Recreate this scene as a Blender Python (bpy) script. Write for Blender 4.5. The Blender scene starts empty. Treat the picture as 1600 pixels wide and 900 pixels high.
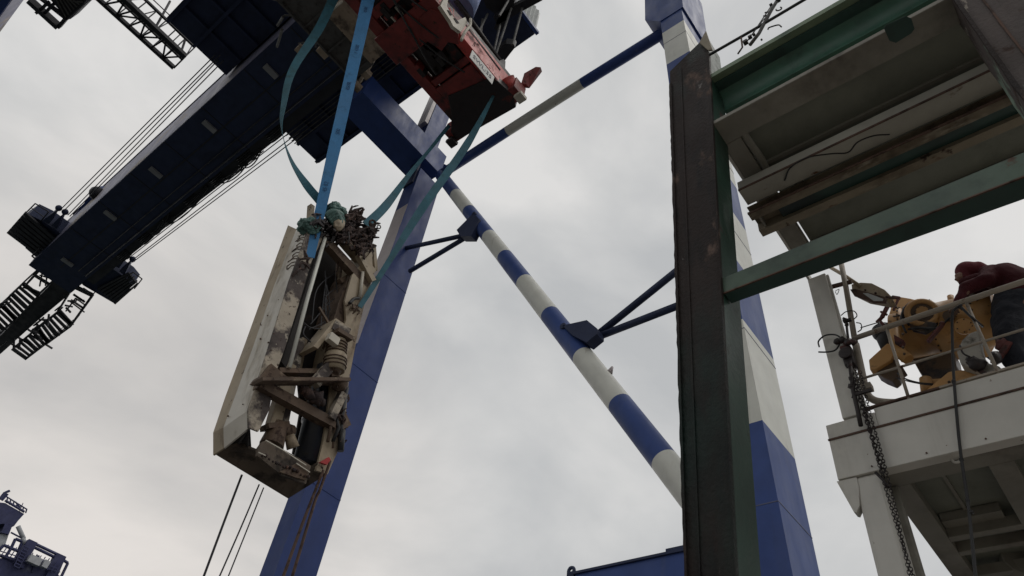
import bpy, bmesh, math, random
from mathutils import Vector as V, Matrix
random.seed(7)
S = bpy.context.scene
C = S.collection
# ------------------------------------------------------------------ camera
F = 1100.0
zc = V((200, 1050, -1100)).normalized()
yc = V((-1700, -825, -1100)); yc = (yc - zc * yc.dot(zc)).normalized()
xc = yc.cross(zc)
R = Matrix((xc, yc, zc))                       # world = R @ camera
cam = bpy.data.cameras.new('camera'); camo = bpy.data.objects.new('camera', cam); C.objects.link(camo)
cam.sensor_width = 36; cam.lens = 36 * F / 1600; cam.clip_start = .05; cam.clip_end = 6000
camo.matrix_world = R.to_4x4(); S.camera = camo
# ------------------------------------------------------------------ world, sun, exposure
W = bpy.data.worlds.new('World'); S.world = W; W.use_nodes = True
nt = W.node_tree; nd = nt.nodes; ln = nt.links; nd.clear()
out = nd.new('ShaderNodeOutputWorld'); bg = nd.new('ShaderNodeBackground'); bg.inputs[1].default_value = 0.1
sky = nd.new('ShaderNodeTexSky'); sky.sky_type = 'NISHITA'; sky.sun_disc = False
SUN_EL, SUN_AZ = math.radians(60), math.radians(-62)    # azimuth from +X towards +Y
sky.sun_elevation = SUN_EL; sky.sun_rotation = math.radians(90) - SUN_AZ; sky.dust_density = 5
tc = nd.new('ShaderNodeTexCoord')
mp = nd.new('ShaderNodeMapping'); mp.inputs['Scale'].default_value = (1.0, 1.0, 1.7); mp.inputs['Rotation'].default_value = (.2, .1, .5)
n1 = nd.new('ShaderNodeTexNoise'); n1.inputs['Scale'].default_value = 2.3; n1.inputs['Detail'].default_value = 7; n1.inputs['Roughness'].default_value = .5; n1.inputs['Distortion'].default_value = .35
cr = nd.new('ShaderNodeValToRGB'); e = cr.color_ramp.elements
e[0].position = .36; e[0].color = (.505, .515, .522, 1); e[1].position = .62; e[1].color = (.75, .74, .725, 1)
k = cr.color_ramp.elements.new(.5); k.color = (.625, .627, .622, 1)
# a brighter, warmer band of cloud low in the sky on the +Y side
dot = nd.new('ShaderNodeVectorMath'); dot.operation = 'DOT_PRODUCT'; dot.inputs[1].default_value = V((.25, .90, .36)).normalized()
mr = nd.new('ShaderNodeMapRange'); mr.inputs[1].default_value = .86; mr.inputs[2].default_value = 1.0
mr.interpolation_type = 'SMOOTHSTEP'
warm = nd.new('ShaderNodeMix'); warm.data_type = 'RGBA'; warm.blend_type = 'MULTIPLY'; warm.inputs[7].default_value = (1.06, 1.015, .98, 1)
mul = nd.new('ShaderNodeVectorMath'); mul.operation = 'SCALE'; mul.inputs['Scale'].default_value = 10.0
mix = nd.new('ShaderNodeMix'); mix.data_type = 'RGBA'; mix.inputs[0].default_value = .95
ln.new(tc.outputs['Generated'], mp.inputs[0]); ln.new(mp.outputs[0], n1.inputs['Vector']); ln.new(n1.outputs[0], cr.inputs[0])
ln.new(tc.outputs['Generated'], dot.inputs[0]); ln.new(dot.outputs['Value'], mr.inputs[0]); ln.new(mr.outputs[0], warm.inputs[0])
ln.new(cr.outputs[0], warm.inputs[6]); ln.new(warm.outputs[2], mul.inputs[0]); ln.new(mul.outputs[0], mix.inputs[7])
ln.new(sky.outputs[0], mix.inputs[6]); ln.new(mix.outputs[2], bg.inputs[0]); ln.new(bg.outputs[0], out.inputs[0])
sl = bpy.data.lights.new('sun', 'SUN'); sl.energy = .55; sl.angle = math.radians(25); sl.color = (1, .96, .9)
so = bpy.data.objects.new('sun', sl); C.objects.link(so)
sd = V((math.cos(SUN_EL) * math.cos(SUN_AZ), math.cos(SUN_EL) * math.sin(SUN_AZ), math.sin(SUN_EL)))
so.rotation_euler = sd.to_track_quat('Z', 'Y').to_euler(); so.location = (0, -20, 60)
S.view_settings.view_transform = 'Standard'; S.view_settings.look = 'None'; S.view_settings.exposure = 0; S.view_settings.gamma = 1
S.view_settings.use_curve_mapping = False
S.render.engine = 'CYCLES'; S.cycles.max_bounces = 6

# ------------------------------------------------------------------ helpers
def U(px, py, ax, v):
    """the point of the world plane ax = v that the photograph shows at pixel (px, py)"""
    d = R @ V((px - 800, 450 - py, -F)); i = 'xyz'.index(ax)
    return d * (v / d[i])

def mat(name, base, rough=.55, metal=0.0, layers=(), bump=.0, bscale=20., var=.12, streak=None, spec=.5):
    """layers: (colour, noise scale, threshold, softness, stretch xyz, roughness)"""
    m = bpy.data.materials.new(name); m.use_nodes = True
    t = m.node_tree; N = t.nodes; L = t.links
    b = N['Principled BSDF']; b.inputs['Metallic'].default_value = metal; b.inputs['Specular IOR Level'].default_value = spec
    co = N.new('ShaderNodeTexCoord').outputs['Object']
    def noise(scale, st=(1, 1, 1), det=6, off=0.):
        mm = N.new('ShaderNodeMapping'); mm.inputs['Scale'].default_value = st; mm.inputs['Location'].default_value = (off, off * .7, off * 1.3)
        L.new(co, mm.inputs[0]); n = N.new('ShaderNodeTexNoise'); n.inputs['Scale'].default_value = scale; n.inputs['Detail'].default_value = det
        n.inputs['Roughness'].default_value = .62; L.new(mm.outputs[0], n.inputs['Vector']); return n.outputs[0]
    def mixc(fac, a, bcol, blend='MIX'):
        x = N.new('ShaderNodeMix'); x.data_type = 'RGBA'; x.blend_type = blend
        if isinstance(fac, float): x.inputs[0].default_value = fac
        else: L.new(fac, x.inputs[0])
        for s, c in ((6, a), (7, bcol)):
            if isinstance(c, tuple): x.inputs[s].default_value = (*c[:3], 1)
            else: L.new(c, x.inputs[s])
        return x.outputs[2]
    dark = tuple(c * (1 - 2 * var) for c in base); lite = tuple(min(1, c * (1 + 1.2 * var)) for c in base)
    rv = N.new('ShaderNodeMapRange'); rv.inputs[1].default_value = .3; rv.inputs[2].default_value = .7; L.new(noise(1.7, off=3.), rv.inputs[0])
    col = mixc(rv.outputs[0], dark, lite)
    rg = None
    fr = noise(1.6, (1, 1, .4), 3, off=5.)
    rr = N.new('ShaderNodeMapRange'); rr.inputs[1].default_value = .3; rr.inputs[2].default_value = .7
    rr.inputs[3].default_value = max(.05, rough - .1); rr.inputs[4].default_value = min(1, rough + .1); L.new(fr, rr.inputs[0]); rg = rr.outputs[0]
    for i, ly in enumerate(layers):
        c, sc, th, sf, st, ro = ly
        g = N.new('ShaderNodeMapRange'); g.inputs[1].default_value = th; g.inputs[2].default_value = th + sf; L.new(noise(sc, st, 8, 11. + 7 * i), g.inputs[0])
        # break the colour of the layer itself
        g2 = N.new('ShaderNodeMapRange'); g2.inputs[1].default_value = .35; g2.inputs[2].default_value = .65; L.new(noise(sc * 5, (1, 1, 1), 4, 2. + i), g2.inputs[0])
        cc = mixc(g2.outputs[0], tuple(v * .6 for v in c), tuple(min(1, v * 1.35) for v in c))
        col = mixc(g.outputs[0], col, cc)
        x = N.new('ShaderNodeMix'); L.new(g.outputs[0], x.inputs[0]); L.new(rg, x.inputs[2]); x.inputs[3].default_value = ro; rg = x.outputs[0]
    L.new(col, b.inputs['Base Color']); L.new(rg, b.inputs['Roughness'])
    if bump:
        bp = N.new('ShaderNodeBump'); bp.inputs['Strength'].default_value = bump; bp.inputs['Distance'].default_value = .02
        L.new(noise(bscale, off=1.), bp.inputs['Height']); L.new(bp.outputs[0], b.inputs['Normal'])
    return m

V1 = (1, 1, 1); ST = (1, 1, .12)
RUST = (.10, .045, .022); RUSTD = (.045, .025, .018); RUSTO = (.20, .085, .03)
M = {}
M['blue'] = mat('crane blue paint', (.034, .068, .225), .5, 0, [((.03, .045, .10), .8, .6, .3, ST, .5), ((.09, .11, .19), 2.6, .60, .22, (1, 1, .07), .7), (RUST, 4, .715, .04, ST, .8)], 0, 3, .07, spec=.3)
M['blued'] = mat('crane blue darkened for underside shade', (.025, .035, .080), .6, 0, [((.012, .013, .022), .9, .55, .3, (1, .3, 1), .7)], 0, 4, .12, spec=.3)  # darker copy of the crane blue, underside shade put into the colour
M['blueleg_shade'] = mat('crane blue with leg shade painted in', (.027, .050, .170), .55, 0, [((.02, .03, .08), .4, .58, .3, ST, .55)], 0, 3, .05, spec=.22)  # same crane blue, darkened to paint in the shade on the landside leg
M['lav'] = mat('lavender grey girder side', (.25, .245, .34), .5, 0, [((.36, .31, .27), .28, .56, .05, (1, 1, 1), .6)], 0, 3, .08)
M['white'] = mat('crane white paint', (.62, .62, .56), .45, 0, [((.40, .38, .33), 1.2, .6, .3, ST, .6), ((.34, .30, .24), 3.2, .62, .16, (1, 1, .07), .7), (RUST, 4, .715, .04, ST, .8)], 0, 3, .05)
M['palepaint_sheen'] = mat('weathered pale paint and painted sky sheen', (.42, .37, .37), .4, 0, [((.22, .19, .2), .8, .55, .3, ST, .6)], 0, 3, .06)  # pale paint; on the landside leg it paints a sky reflection
M['black'] = mat('dark steel', (.022, .022, .028), .55, .2, [(RUSTD, 3, .6, .2, V1, .8)], .1, 20)
M['grate'] = mat('galvanised grating', (.10, .098, .095), .7, .2, [((.04, .035, .03), 4, .5, .2, V1, .8)], .3, 30)
M['rope'] = mat('wire rope', (.035, .035, .04), .6, .3)
M['seam'] = mat('dirty seam', (.09, .10, .16), .6)
M['lamp'] = mat('lamp housing grey', (.26, .26, .27), .5)
M['corr'] = mat('pale corrugated cladding', (.50, .52, .50), .5, 0, [((.3, .3, .28), 2, .6, .2, ST, .6)])
M['tan'] = mat('tan cab floor paint', (.34, .27, .20), .6, 0, [((.13, .10, .075), 1.5, .52, .12, V1, .8), (RUSTD, 5, .64, .06, V1, .9)], .1, 12)
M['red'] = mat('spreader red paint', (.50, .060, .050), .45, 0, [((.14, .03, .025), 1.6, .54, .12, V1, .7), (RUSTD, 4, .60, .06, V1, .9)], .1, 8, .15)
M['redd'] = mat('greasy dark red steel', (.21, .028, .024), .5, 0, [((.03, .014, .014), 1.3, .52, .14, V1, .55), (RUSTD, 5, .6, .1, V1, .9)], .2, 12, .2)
M['greasy'] = mat('greasy black steel', (.022, .016, .016), .5, .2, [((.09, .02, .016), 2.3, .6, .08, V1, .6)], .3, 14)
M['cream'] = mat('cream guide paint', (.52, .48, .40), .55, 0, [(RUSTD, 4, .62, .05, V1, .9)], .1, 10)
M['dome'] = mat('pale blue basket', (.20, .26, .48), .4)
M['signw'] = mat('sign plate', (.50, .50, .47), .5)
M['printink'] = mat('faded webbing print', (.02, .07, .17), .8)
M['ink'] = mat('sign ink', (.05, .06, .09), .7)
# load
M['shell'] = mat('scuffed white steel', (.56, .525, .46), .5, 0, [((.30, .25, .18), 1.5, .54, .14, (1, 1, .25), .7), (RUST, 7, .70, .05, V1, .9)], .08, 8, .06)
M['beige'] = mat('beige dirty steel', (.36, .29, .20), .6, 0, [((.18, .13, .085), 2, .54, .12, (1, 1, .3), .8), (RUSTD, 6, .64, .06, V1, .9)], .15, 14, .1)
M['mill'] = mat('peeling rusted steel', (.42, .36, .28), .65, 0, [((.075, .06, .055), .85, .445, .06, V1, .85), (RUSTO, 2.4, .63, .05, V1, .9), ((.34, .30, .24), 3.5, .60, .03, V1, .7), (RUSTD, 8, .60, .05, V1, .9)], .4, 14, .12)
M['rustbar'] = mat('brown rusted bar', (.115, .075, .05), .75, 0, [((.20, .15, .10), 3, .58, .08, V1, .8), (RUSTD, 5, .55, .08, V1, .9)], .4, 18, .2)
M['dirt'] = mat('mud brown plate', (.13, .10, .075), .8, 0, [((.045, .035, .028), 2.2, .5, .1, V1, .9)], .3, 18, .2)
M['hole'] = mat('near black plate with inner shade painted in', (.020, .016, .015), .8, 0, [((.05, .035, .028), 3, .6, .1, V1, .9)], .3, 14)  # near black puts the shade of the open interior into the colour
M['cyl'] = mat('dark hydraulic cylinder', (.012, .015, .022), .3, 0, [((.03, .025, .02), 4, .6, .1, V1, .8)], .1, 14)
M['hose'] = mat('black rubber hose', (.014, .014, .015), .55)
M['clay'] = mat('rusty chain clump', (.055, .032, .026), .85, 0, [((.26, .14, .095), 9, .60, .05, V1, .9), ((.03, .02, .02), 5, .48, .1, V1, .9)], .8, 30, .2)
M['redbit'] = mat('red paint chip', (.40, .02, .02), .5)
M['bag'] = mat('green sheet', (.075, .16, .14), .5, 0, [((.03, .07, .06), 5, .5, .1, V1, .6)], .6, 12)
M['slingb'] = mat('blue webbing', (.045, .19, .40), .75, 0, [((.03, .13, .26), 3, .55, .2, V1, .8)], .3, 90, .08)
M['slingt'] = mat('teal webbing', (.028, .115, .155), .8, 0, [((.02, .075, .09), 3, .5, .2, V1, .8)], .3, 90, .12)
# near frame and vessel
M['postr'] = mat('rusted post flange', (.024, .017, .015), .6, 0, [((.012, .011, .011), 1.7, .50, .1, (2, 2, .45), .6), ((.12, .085, .07), 2.4, .60, .06, (1, 1, .5), .85), ((.20, .19, .18), 5.0, .66, .04, (1, 1, .4), .7), ((.008, .016, .013), .9, .52, .12, (1, 1, .35), .4)], .7, 26, .2, spec=.18)
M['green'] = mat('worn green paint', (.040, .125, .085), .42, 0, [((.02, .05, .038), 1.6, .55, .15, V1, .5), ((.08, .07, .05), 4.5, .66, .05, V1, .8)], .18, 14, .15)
M['greend'] = mat('dark green paint and painted underside shade', (.022, .060, .050), .45, 0, [((.012, .022, .022), 1.2, .5, .15, V1, .5)], .1, 10, .15)
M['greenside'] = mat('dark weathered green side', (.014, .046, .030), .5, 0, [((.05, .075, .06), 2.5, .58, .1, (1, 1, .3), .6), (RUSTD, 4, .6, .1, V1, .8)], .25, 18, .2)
M['greenshade'] = mat('worn green paint darkened for shade', (.050, .085, .058), .5, 0, [((.025, .045, .035), 1.7, .5, .15, V1, .6), ((.09, .06, .045), 4, .64, .05, V1, .9)], .2, 14, .15)  # darker green carries the deeper shade on the lower crossbeam
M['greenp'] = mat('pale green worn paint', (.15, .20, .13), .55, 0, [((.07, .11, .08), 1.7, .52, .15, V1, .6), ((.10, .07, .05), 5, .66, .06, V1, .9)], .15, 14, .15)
M['scrape'] = mat('scraped rusty green steel', (.070, .055, .050), .7, 0, [((.16, .22, .17), 1.5, .54, .04, (1, 1, .4), .7), ((.34, .30, .25), 3.5, .62, .03, (1, 1, .4), .8), (RUSTD, 4, .56, .06, V1, .9)], .7, 22, .2)
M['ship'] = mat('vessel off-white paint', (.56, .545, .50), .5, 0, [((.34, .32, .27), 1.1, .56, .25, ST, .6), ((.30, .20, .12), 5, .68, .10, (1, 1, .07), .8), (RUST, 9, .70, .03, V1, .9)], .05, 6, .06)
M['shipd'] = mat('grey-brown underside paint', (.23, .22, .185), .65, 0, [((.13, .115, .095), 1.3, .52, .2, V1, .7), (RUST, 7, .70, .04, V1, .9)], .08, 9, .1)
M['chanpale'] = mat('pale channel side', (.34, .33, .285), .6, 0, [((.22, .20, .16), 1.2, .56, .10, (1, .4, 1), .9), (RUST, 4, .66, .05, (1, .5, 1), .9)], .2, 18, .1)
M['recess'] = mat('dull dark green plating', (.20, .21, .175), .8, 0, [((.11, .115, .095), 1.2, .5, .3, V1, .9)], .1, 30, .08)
M['chan'] = mat('beige channel rusting at the edges', (.25, .215, .155), .7, 0, [((.12, .095, .065), 1.6, .47, .14, (1, .35, 1), .9), ((.34, .31, .25), 2.6, .60, .08, (1, .3, 1), .8), (RUST, 3, .64, .06, (1, .5, 1), .9), (RUSTD, 5, .66, .05, V1, .9)], .3, 18, .1)
M['rail'] = mat('worn rail paint', (.30, .26, .21), .6, 0, [(RUST, 7, .60, .06, V1, .9)], .2, 25, .1)
M['brown'] = mat('rust brown trim', (.09, .05, .035), .8, 0, [(RUSTD, 8, .5, .1, V1, .9)], .3, 25)
M['ochre'] = mat('ochre machine paint', (.50, .275, .10), .5, 0, [((.22, .115, .05), 2.4, .58, .08, V1, .7), ((.03, .02, .015), 5, .64, .06, V1, .6)], .15, 16, .12)
M['ochred'] = mat('oily dark ochre', (.085, .05, .025), .4, 0, [((.02, .014, .012), 4, .5, .1, V1, .5)], .3, 16)
M['maroon'] = mat('dark red bracket paint', (.10, .022, .018), .6, 0, [((.03, .012, .01), 6, .5, .1, V1, .8)], .2, 20)
M['pump'] = mat('pale grey casing', (.36, .34, .30), .55, 0, [((.12, .11, .09), 5, .54, .08, V1, .7)], .15, 20)
M['glass'] = mat('floodlight glass', (.48, .50, .50), .12)
M['hood'] = mat('maroon hood cloth', (.115, .010, .018), .9, 0, (), .5, 60, .15)
M['jumper'] = mat('maroon knitted jumper', (.070, .006, .012), .95, 0, (), .6, 80, .2)
M['trouser'] = mat('dark navy work trousers', (.010, .012, .020), .9, 0, [((.025, .022, .02), 6, .6, .1, V1, .9)], .4, 40)
M['skin'] = mat('tanned skin', (.22, .11, .07), .55)
M['glove'] = mat('dirty brown glove', (.09, .05, .03), .85, 0, (), .4, 60)
M['quay'] = mat('quay concrete', (.10, .097, .09), .85, 0, [((.12, .115, .105), .3, .5, .2, V1, .9)], .2, 2)
M['water'] = mat('harbour water', (.03, .045, .045), .12, 0, (), .3, .5)
M['deck'] = mat('vessel deck paint', (.27, .245, .215), .8, 0, [(RUST, 1, .55, .1, V1, .9)], .3, 8)
M['far'] = mat('distant crane blue paint', (.030, .034, .10), .7, 0, [((.10, .105, .15), .4, .6, .1, V1, .7)])  # dark blue with paler grey-blue patches
M['farw'] = mat('distant crane grey paint', (.40, .41, .43), .7)

class MB:
    def __init__(s, *mats): s.v = []; s.f = []; s.m = []; s.sm = []; s.mats = [M[x] for x in mats]
    def add(s, vs, fs, mi=0, smooth=False):
        o = len(s.v); s.v += [V(p) for p in vs]
        for f in fs: s.f.append([i + o for i in f]); s.m.append(mi); s.sm.append(smooth)
        return s
    def prism(s, poly, off, mi=0):
        n = len(poly); poly = [V(p) for p in poly]; off = V(off)
        nrm = V((0, 0, 0))
        for i in range(n): nrm += poly[i].cross(poly[(i + 1) % n])
        if nrm.dot(off) > 0: poly = poly[::-1]
        s.add(poly + [p + off for p in poly], [list(range(n)), list(range(n, 2 * n))[::-1]] + [[(i + 1) % n, i, i + n, (i + 1) % n + n] for i in range(n)], mi)
        return s
    def box(s, a, b, mi=0):
        a, b = V(a), V(b); lo = V(map(min, a, b)); hi = V(map(max, a, b))
        return s.prism([(lo.x, lo.y, lo.z), (hi.x, lo.y, lo.z), (hi.x, hi.y, lo.z), (lo.x, hi.y, lo.z)], (0, 0, hi.z - lo.z), mi)
    def beam(s, p0, p1, w, h, up=(0, 0, 1), mi=0):
        p0, p1, up = V(p0), V(p1), V(up); d = (p1 - p0).normalized()
        a = d.cross(up)
        if a.length < 1e-4: a = d.cross(V((0, 1, 0)))
        a.normalize(); b = a.cross(d).normalized()
        a *= w / 2; b *= h / 2
        return s.prism([p0 - a - b, p0 + a - b, p0 + a + b, p0 - a + b], p1 - p0, mi)
    def tube(s, pts, r, n=10, mi=0, cap=True, mis=None):
        pts = [V(p) for p in pts]; rs = r if isinstance(r, (list, tuple)) else [r] * len(pts)
        d = (pts[1] - pts[0]).normalized(); a = d.orthogonal().normalized(); rings = []
        for i, p in enumerate(pts):
            t = (pts[min(i + 1, len(pts) - 1)] - pts[max(i - 1, 0)]).normalized()
            a = (a - t * a.dot(t)).normalized(); b = t.cross(a)
            rings.append([p + (a * math.cos(2 * math.pi * k / n) + b * math.sin(2 * math.pi * k / n)) * rs[i] for k in range(n)])
        o = len(s.v); s.v += [q for g in rings for q in g]
        for i in range(len(pts) - 1):
            for k in range(n):
                s.f.append([o + i * n + k, o + i * n + (k + 1) % n, o + (i + 1) * n + (k + 1) % n, o + (i + 1) * n + k])
                s.m.append(mis[i] if mis else mi); s.sm.append(n > 5)
        if cap:
            s.f.append([o + k for k in range(n)][::-1]); s.m.append(mis[0] if mis else mi); s.sm.append(False)
            q = o + (len(pts) - 1) * n; s.f.append([q + k for k in range(n)]); s.m.append(mis[-1] if mis else mi); s.sm.append(False)
        return s
    def ball(s, c, r, mi=0, sc=(1, 1, 1), n=10, jit=0):
        c = V(c); g = n // 2; vs = [c + V((0, 0, r * sc[2]))]
        for i in range(1, g):
            t = math.pi * i / g
            for k in range(n):
                f = 2 * math.pi * k / n; q = r * (1 + random.uniform(-jit, jit))
                vs.append(c + V((math.sin(t) * math.cos(f) * q * sc[0], math.sin(t) * math.sin(f) * q * sc[1], math.cos(t) * q * sc[2])))
        vs.append(c - V((0, 0, r * sc[2]))); fs = [[0, 1 + k, 1 + (k + 1) % n] for k in range(n)]
        for i in range(g - 2):
            for k in range(n): fs.append([1 + i * n + k, 1 + (i + 1) * n + k, 1 + (i + 1) * n + (k + 1) % n, 1 + i * n + (k + 1) % n])
        fs += [[len(vs) - 1, 1 + (g - 2) * n + (k + 1) % n, 1 + (g - 2) * n + k] for k in range(n)]
        return s.add(vs, fs, mi, True)
    def ring(s, c, axis, R0, r, mi=0, n=20, m=8, a0=0, a1=2 * math.pi):
        axis = V(axis).normalized(); a = axis.orthogonal().normalized(); b = axis.cross(a); full = abs(a1 - a0 - 2 * math.pi) < 1e-3
        pts = [V(c) + (a * math.cos(t) + b * math.sin(t)) * R0 for t in [a0 + (a1 - a0) * i / n for i in range(n + 1)]]
        return s.tube(pts, r, m, mi, cap=not full)
    def disc(s, c, axis, R0, th, mi=0, n=24):
        c = V(c); axis = V(axis).normalized(); return s.tube([c - axis * th / 2, c + axis * th / 2], R0, n, mi)
    def build(s, name, parent=None, bevel=0, loc=None):
        me = bpy.data.meshes.new(name); o = bpy.data.objects.new(name, me); C.objects.link(o)
        L = V(loc) if loc is not None else V((0, 0, 0))
        base = parent_loc(parent) if parent else V((0, 0, 0))
        me.from_pydata([p - base - L for p in s.v], [], s.f)
        for x in s.mats: me.materials.append(x)
        for p, mi, sm in zip(me.polygons, s.m, s.sm): p.material_index = mi; p.use_smooth = sm
        bm = bmesh.new(); bm.from_mesh(me); bmesh.ops.recalc_face_normals(bm, faces=bm.faces); bm.to_mesh(me); bm.free()
        if parent: o.parent = parent
        o.location = L
        if bevel:
            b = o.modifiers.new('bevel', 'BEVEL'); b.width = bevel; b.segments = 2; b.limit_method = 'ANGLE'; b.angle_limit = math.radians(50)
        return o
def parent_loc(o):
    l = V((0, 0, 0))
    while o: l += o.location; o = o.parent
    return l
def tag(o, label=None, cat=None, group=None, kind=None):
    if label: o['label'] = label
    if cat: o['category'] = cat
    if group: o['group'] = group
    if kind: o['kind'] = kind
    return o
def thing(name, loc, label, cat, group=None):
    o = bpy.data.objects.new(name, None); C.objects.link(o); o.location = loc; o.empty_display_size = .3
    return tag(o, label, cat, group)
def lerp(a, b, t): return V(a) + (V(b) - V(a)) * t
def sag(a, b, s, n=10, down=(0, 0, -1)):
    return [lerp(a, b, i / n) + V(down) * s * 4 * (i / n) * (1 - i / n) for i in range(n + 1)]
def smooth(pts, k=6):
    P = [V(p) for p in pts]; P = [P[0] * 2 - P[1]] + P + [P[-1] * 2 - P[-2]]; o = []
    for i in range(1, len(P) - 2):
        for j in range(k):
            t = j / k; a, b, c, d = P[i - 1:i + 3]
            o.append(.5 * ((2 * b) + (c - a) * t + (2 * a - 5 * b + 4 * c - d) * t * t + (3 * b - a - 3 * c + d) * t ** 3))
    o.append(P[-2]); return o

def lumpy(o, sc=.12, st=.06, lv=2):
    q = o.modifiers.new('sub', 'SUBSURF'); q.levels = lv; q.render_levels = lv
    tx = bpy.data.textures.new('lumps', 'CLOUDS'); tx.noise_scale = sc; tx.noise_depth = 3
    d_ = o.modifiers.new('lumps', 'DISPLACE'); d_.texture = tx; d_.strength = st; d_.mid_level = .5; return o

# ------------------------------------------------------------------ ground, water, deck
tag(MB('water').add([(-3000, -3000, -12), (3000, -3000, -12), (3000, 3000, -12), (-3000, 3000, -12)], [[0, 1, 2, 3]]).build('water'), kind='structure')
tag(MB('quay').box((-300, -60, -12.5), (300, 40, -9)).build('quay'), kind='structure')
tag(MB('deck').box((-8, -22, -2.0), (9.0, 6.5, -1.7)).build('deck'), kind='structure')

# ------------------------------------------------------------------ the blue quay crane
XL = 11.0
crane = thing('quay_crane', (XL + .7, 12, -9), 'towering blue quay crane with white striped legs and a long box girder reaching away', 'crane')
def legpost(secs, name, mfun, parent, zs, mats):
    """secs: two (z, [yL, yC, xR]) sections; zs: list of heights; mfun(zmid, face) -> material index"""
    (z0, a), (z1, b) = secs
    mb = MB(*mats); 
    def at(z):
        t = (z - z0) / (z1 - z0); yL, yC, xR = [a[i] + (b[i] - a[i]) * t for i in range(3)]
        return [V((XL, yL, z)), V((XL, yC, z)), V((xR, yC, z)), V((xR, yL, z))]
    for i in range(len(zs) - 1):
        lo, hi = at(zs[i]), at(zs[i + 1])
        for k in range(4):
            mb.add([lo[k], lo[(k + 1) % 4], hi[(k + 1) % 4], hi[k]], [[0, 1, 2, 3]], mfun((zs[i] + zs[i + 1]) / 2, k))
    mb.add(at(zs[0]), [[3, 2, 1, 0]]); mb.add(at(zs[-1]), [[0, 1, 2, 3]])
    return mb.build(name, parent)
# near (waterside) leg, striped all round
def yz(px, py): p = U(px, py, 'x', XL); return p.y, p.z
yCb, zb = yz(1239, 900); yCt, zt = yz(1068, 30)
yLt = yz(1034, 40)[0]
xRb = U(1283, 900, 'y', yCb).x; xRt = U(1098, 30, 'y', yCt).x
secR = ((zb, [yCb + .95, yCb, xRb]), (zt, [yLt, yCt, xRt]))
def zr(px, py):
    y = 4.2; p = U(px, py, 'y', y); return p.z * 1.0
stz = [U(1198, 654, 'x', XL).z, U(1155, 500, 'x', XL).z, U(1148, 385, 'x', XL).z, U(1130, 290, 'x', XL).z, U(1120, 222, 'x', XL).z, U(1100, 150, 'x', XL).z, U(1045, 99, 'x', XL).z, U(1038, 50, 'x', XL).z]
zsR = [-9, -2] + stz + [U(1036, -60, 'x', XL).z]
legpost(secR, 'leg', lambda z, k: 1 - (sum(z > q for q in stz) + 1) % 2 if z > stz[0] else 0, crane, zsR, ('blue', 'white'))
print('stripes', [round(z, 1) for z in stz])
# flared head of the near leg
p = U(1060, 8, 'x', XL)
MB('blue').prism([(XL - .04, yLt + .75, zt + 2.2), (XL - .04, yLt + .05, zt + 1.1), (XL - .04, yCt - .05, zt + 1.1), (XL - .04, yCt - .05, zt + 6), (XL - .04, yLt + .75, zt + 6)], (xRt - XL + .1, 0, 0)).build('leg_head', crane)
MB('blue').tube([V((xRt, yCt + .3, zt + .9)), V((xRt + .35, yCt + .3, zt + .9))], .2, 10).build('lug', crane)
# landside leg
yLt2 = yz(627, 307)[0]; yCt2, zt2 = yz(639, 314); xRt2 = U(687, 296, 'y', yCt2).x
yLb2, zb2 = yz(405, 900); yCb2 = yLb2 - .8; xRb2 = U(495, 900, 'y', yCb2).x
zpale = U(550, 540, 'x', XL).z
legpost(((zb2, [yLb2, yCb2, xRb2]), (zt2, [yLt2, yCt2, xRt2])), 'leg', lambda z, k: 1 if (k == 0 and zpale < z < zt2 - .2) else 0, crane, [-9, zpale, zt2 - .2, zt2 + 3.0], ('blueleg_shade', 'palepaint_sheen'))  # pale upper -X face is a painted sky reflection, not a stripe
yb = yCt2                                                   # -Y face of portal beam and leg
zb_lo = U(650, 232, 'y', yb).z; zb_hi = U(697, 247, 'y', yb).z + .15
xbR = U(697, 247, 'y', yb).x
MB('blue', 'blued').box((6.3, yb, zb_lo), (xbR, yb + 1.7, zb_hi)).build('portal_beam', crane)
MB('blued').box((XL - .10, yb + .25, zb_lo - 2.0), (XL - .001, yb + 1.0, zb_lo - .01)).build('beam_shade', crane)  # dark slab painted in for the beam's underside end and its shadow
p0 = U(645, 225, 'y', yb + .5); top = V((p0.x + .45, yb + .9, zb_hi))
MB('blue', 'palepaint_sheen').box((top.x - .15, yb + .3, zb_hi), (top.x + .95, yb + 1.3, zb_hi + 16)).build('upper_leg', crane)
MB('palepaint_sheen').box((top.x - .40, yb + .35, zb_hi + 1.5), (top.x - .16, yb + 1.0, zb_hi + 14)).build('cable_trunk', crane)
# tie tube and striped diagonal
XT = XL + .72
def T(px, py): return U(px, py, 'x', XT)
a, b = T(690, 272), T(1042, 48)
c1, c2 = T(793, 205), T(910, 130)
MB('blue', 'white').tube([a, c1, c2, b, b + (b - a) * .05], .25, 20, mis=[0, 1, 0, 0]).build('tie_tube', crane)
pix = [(692, 272), (713, 305), (731, 333), (765, 370), (790, 402), (822, 440), (863, 490), (917, 553), (977, 625), (1045, 715), (1100, 790), (1160, 868)]
d0, d1 = T(700, 288), T(1058, 746)
def onl(px, py):
    q = T(px, py); t = (q - d0).dot(d1 - d0) / (d1 - d0).length_squared; return lerp(d0, d1, t)
pts = [onl(*q) for q in pix]
MB('blue', 'white').tube(pts, .31, 24, mis=[i % 2 for i in range(len(pts) - 1)]).build('diagonal_tube', crane)
def bracket(g, r1, r2, gp):
    mb = MB('blued')
    for r in (r1, r2): mb.tube([T(*g), T(*r)], .105, 10)
    mb.build('strut', crane)
    q = [T(*x) + V((-.36, 0, 0)) for x in gp]
    MB('blued').prism(q, (.35, 0, 0)).tube([q[0], q[0] + V((.6, 0, 0))], .1, 8).build('gusset', crane)
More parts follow.
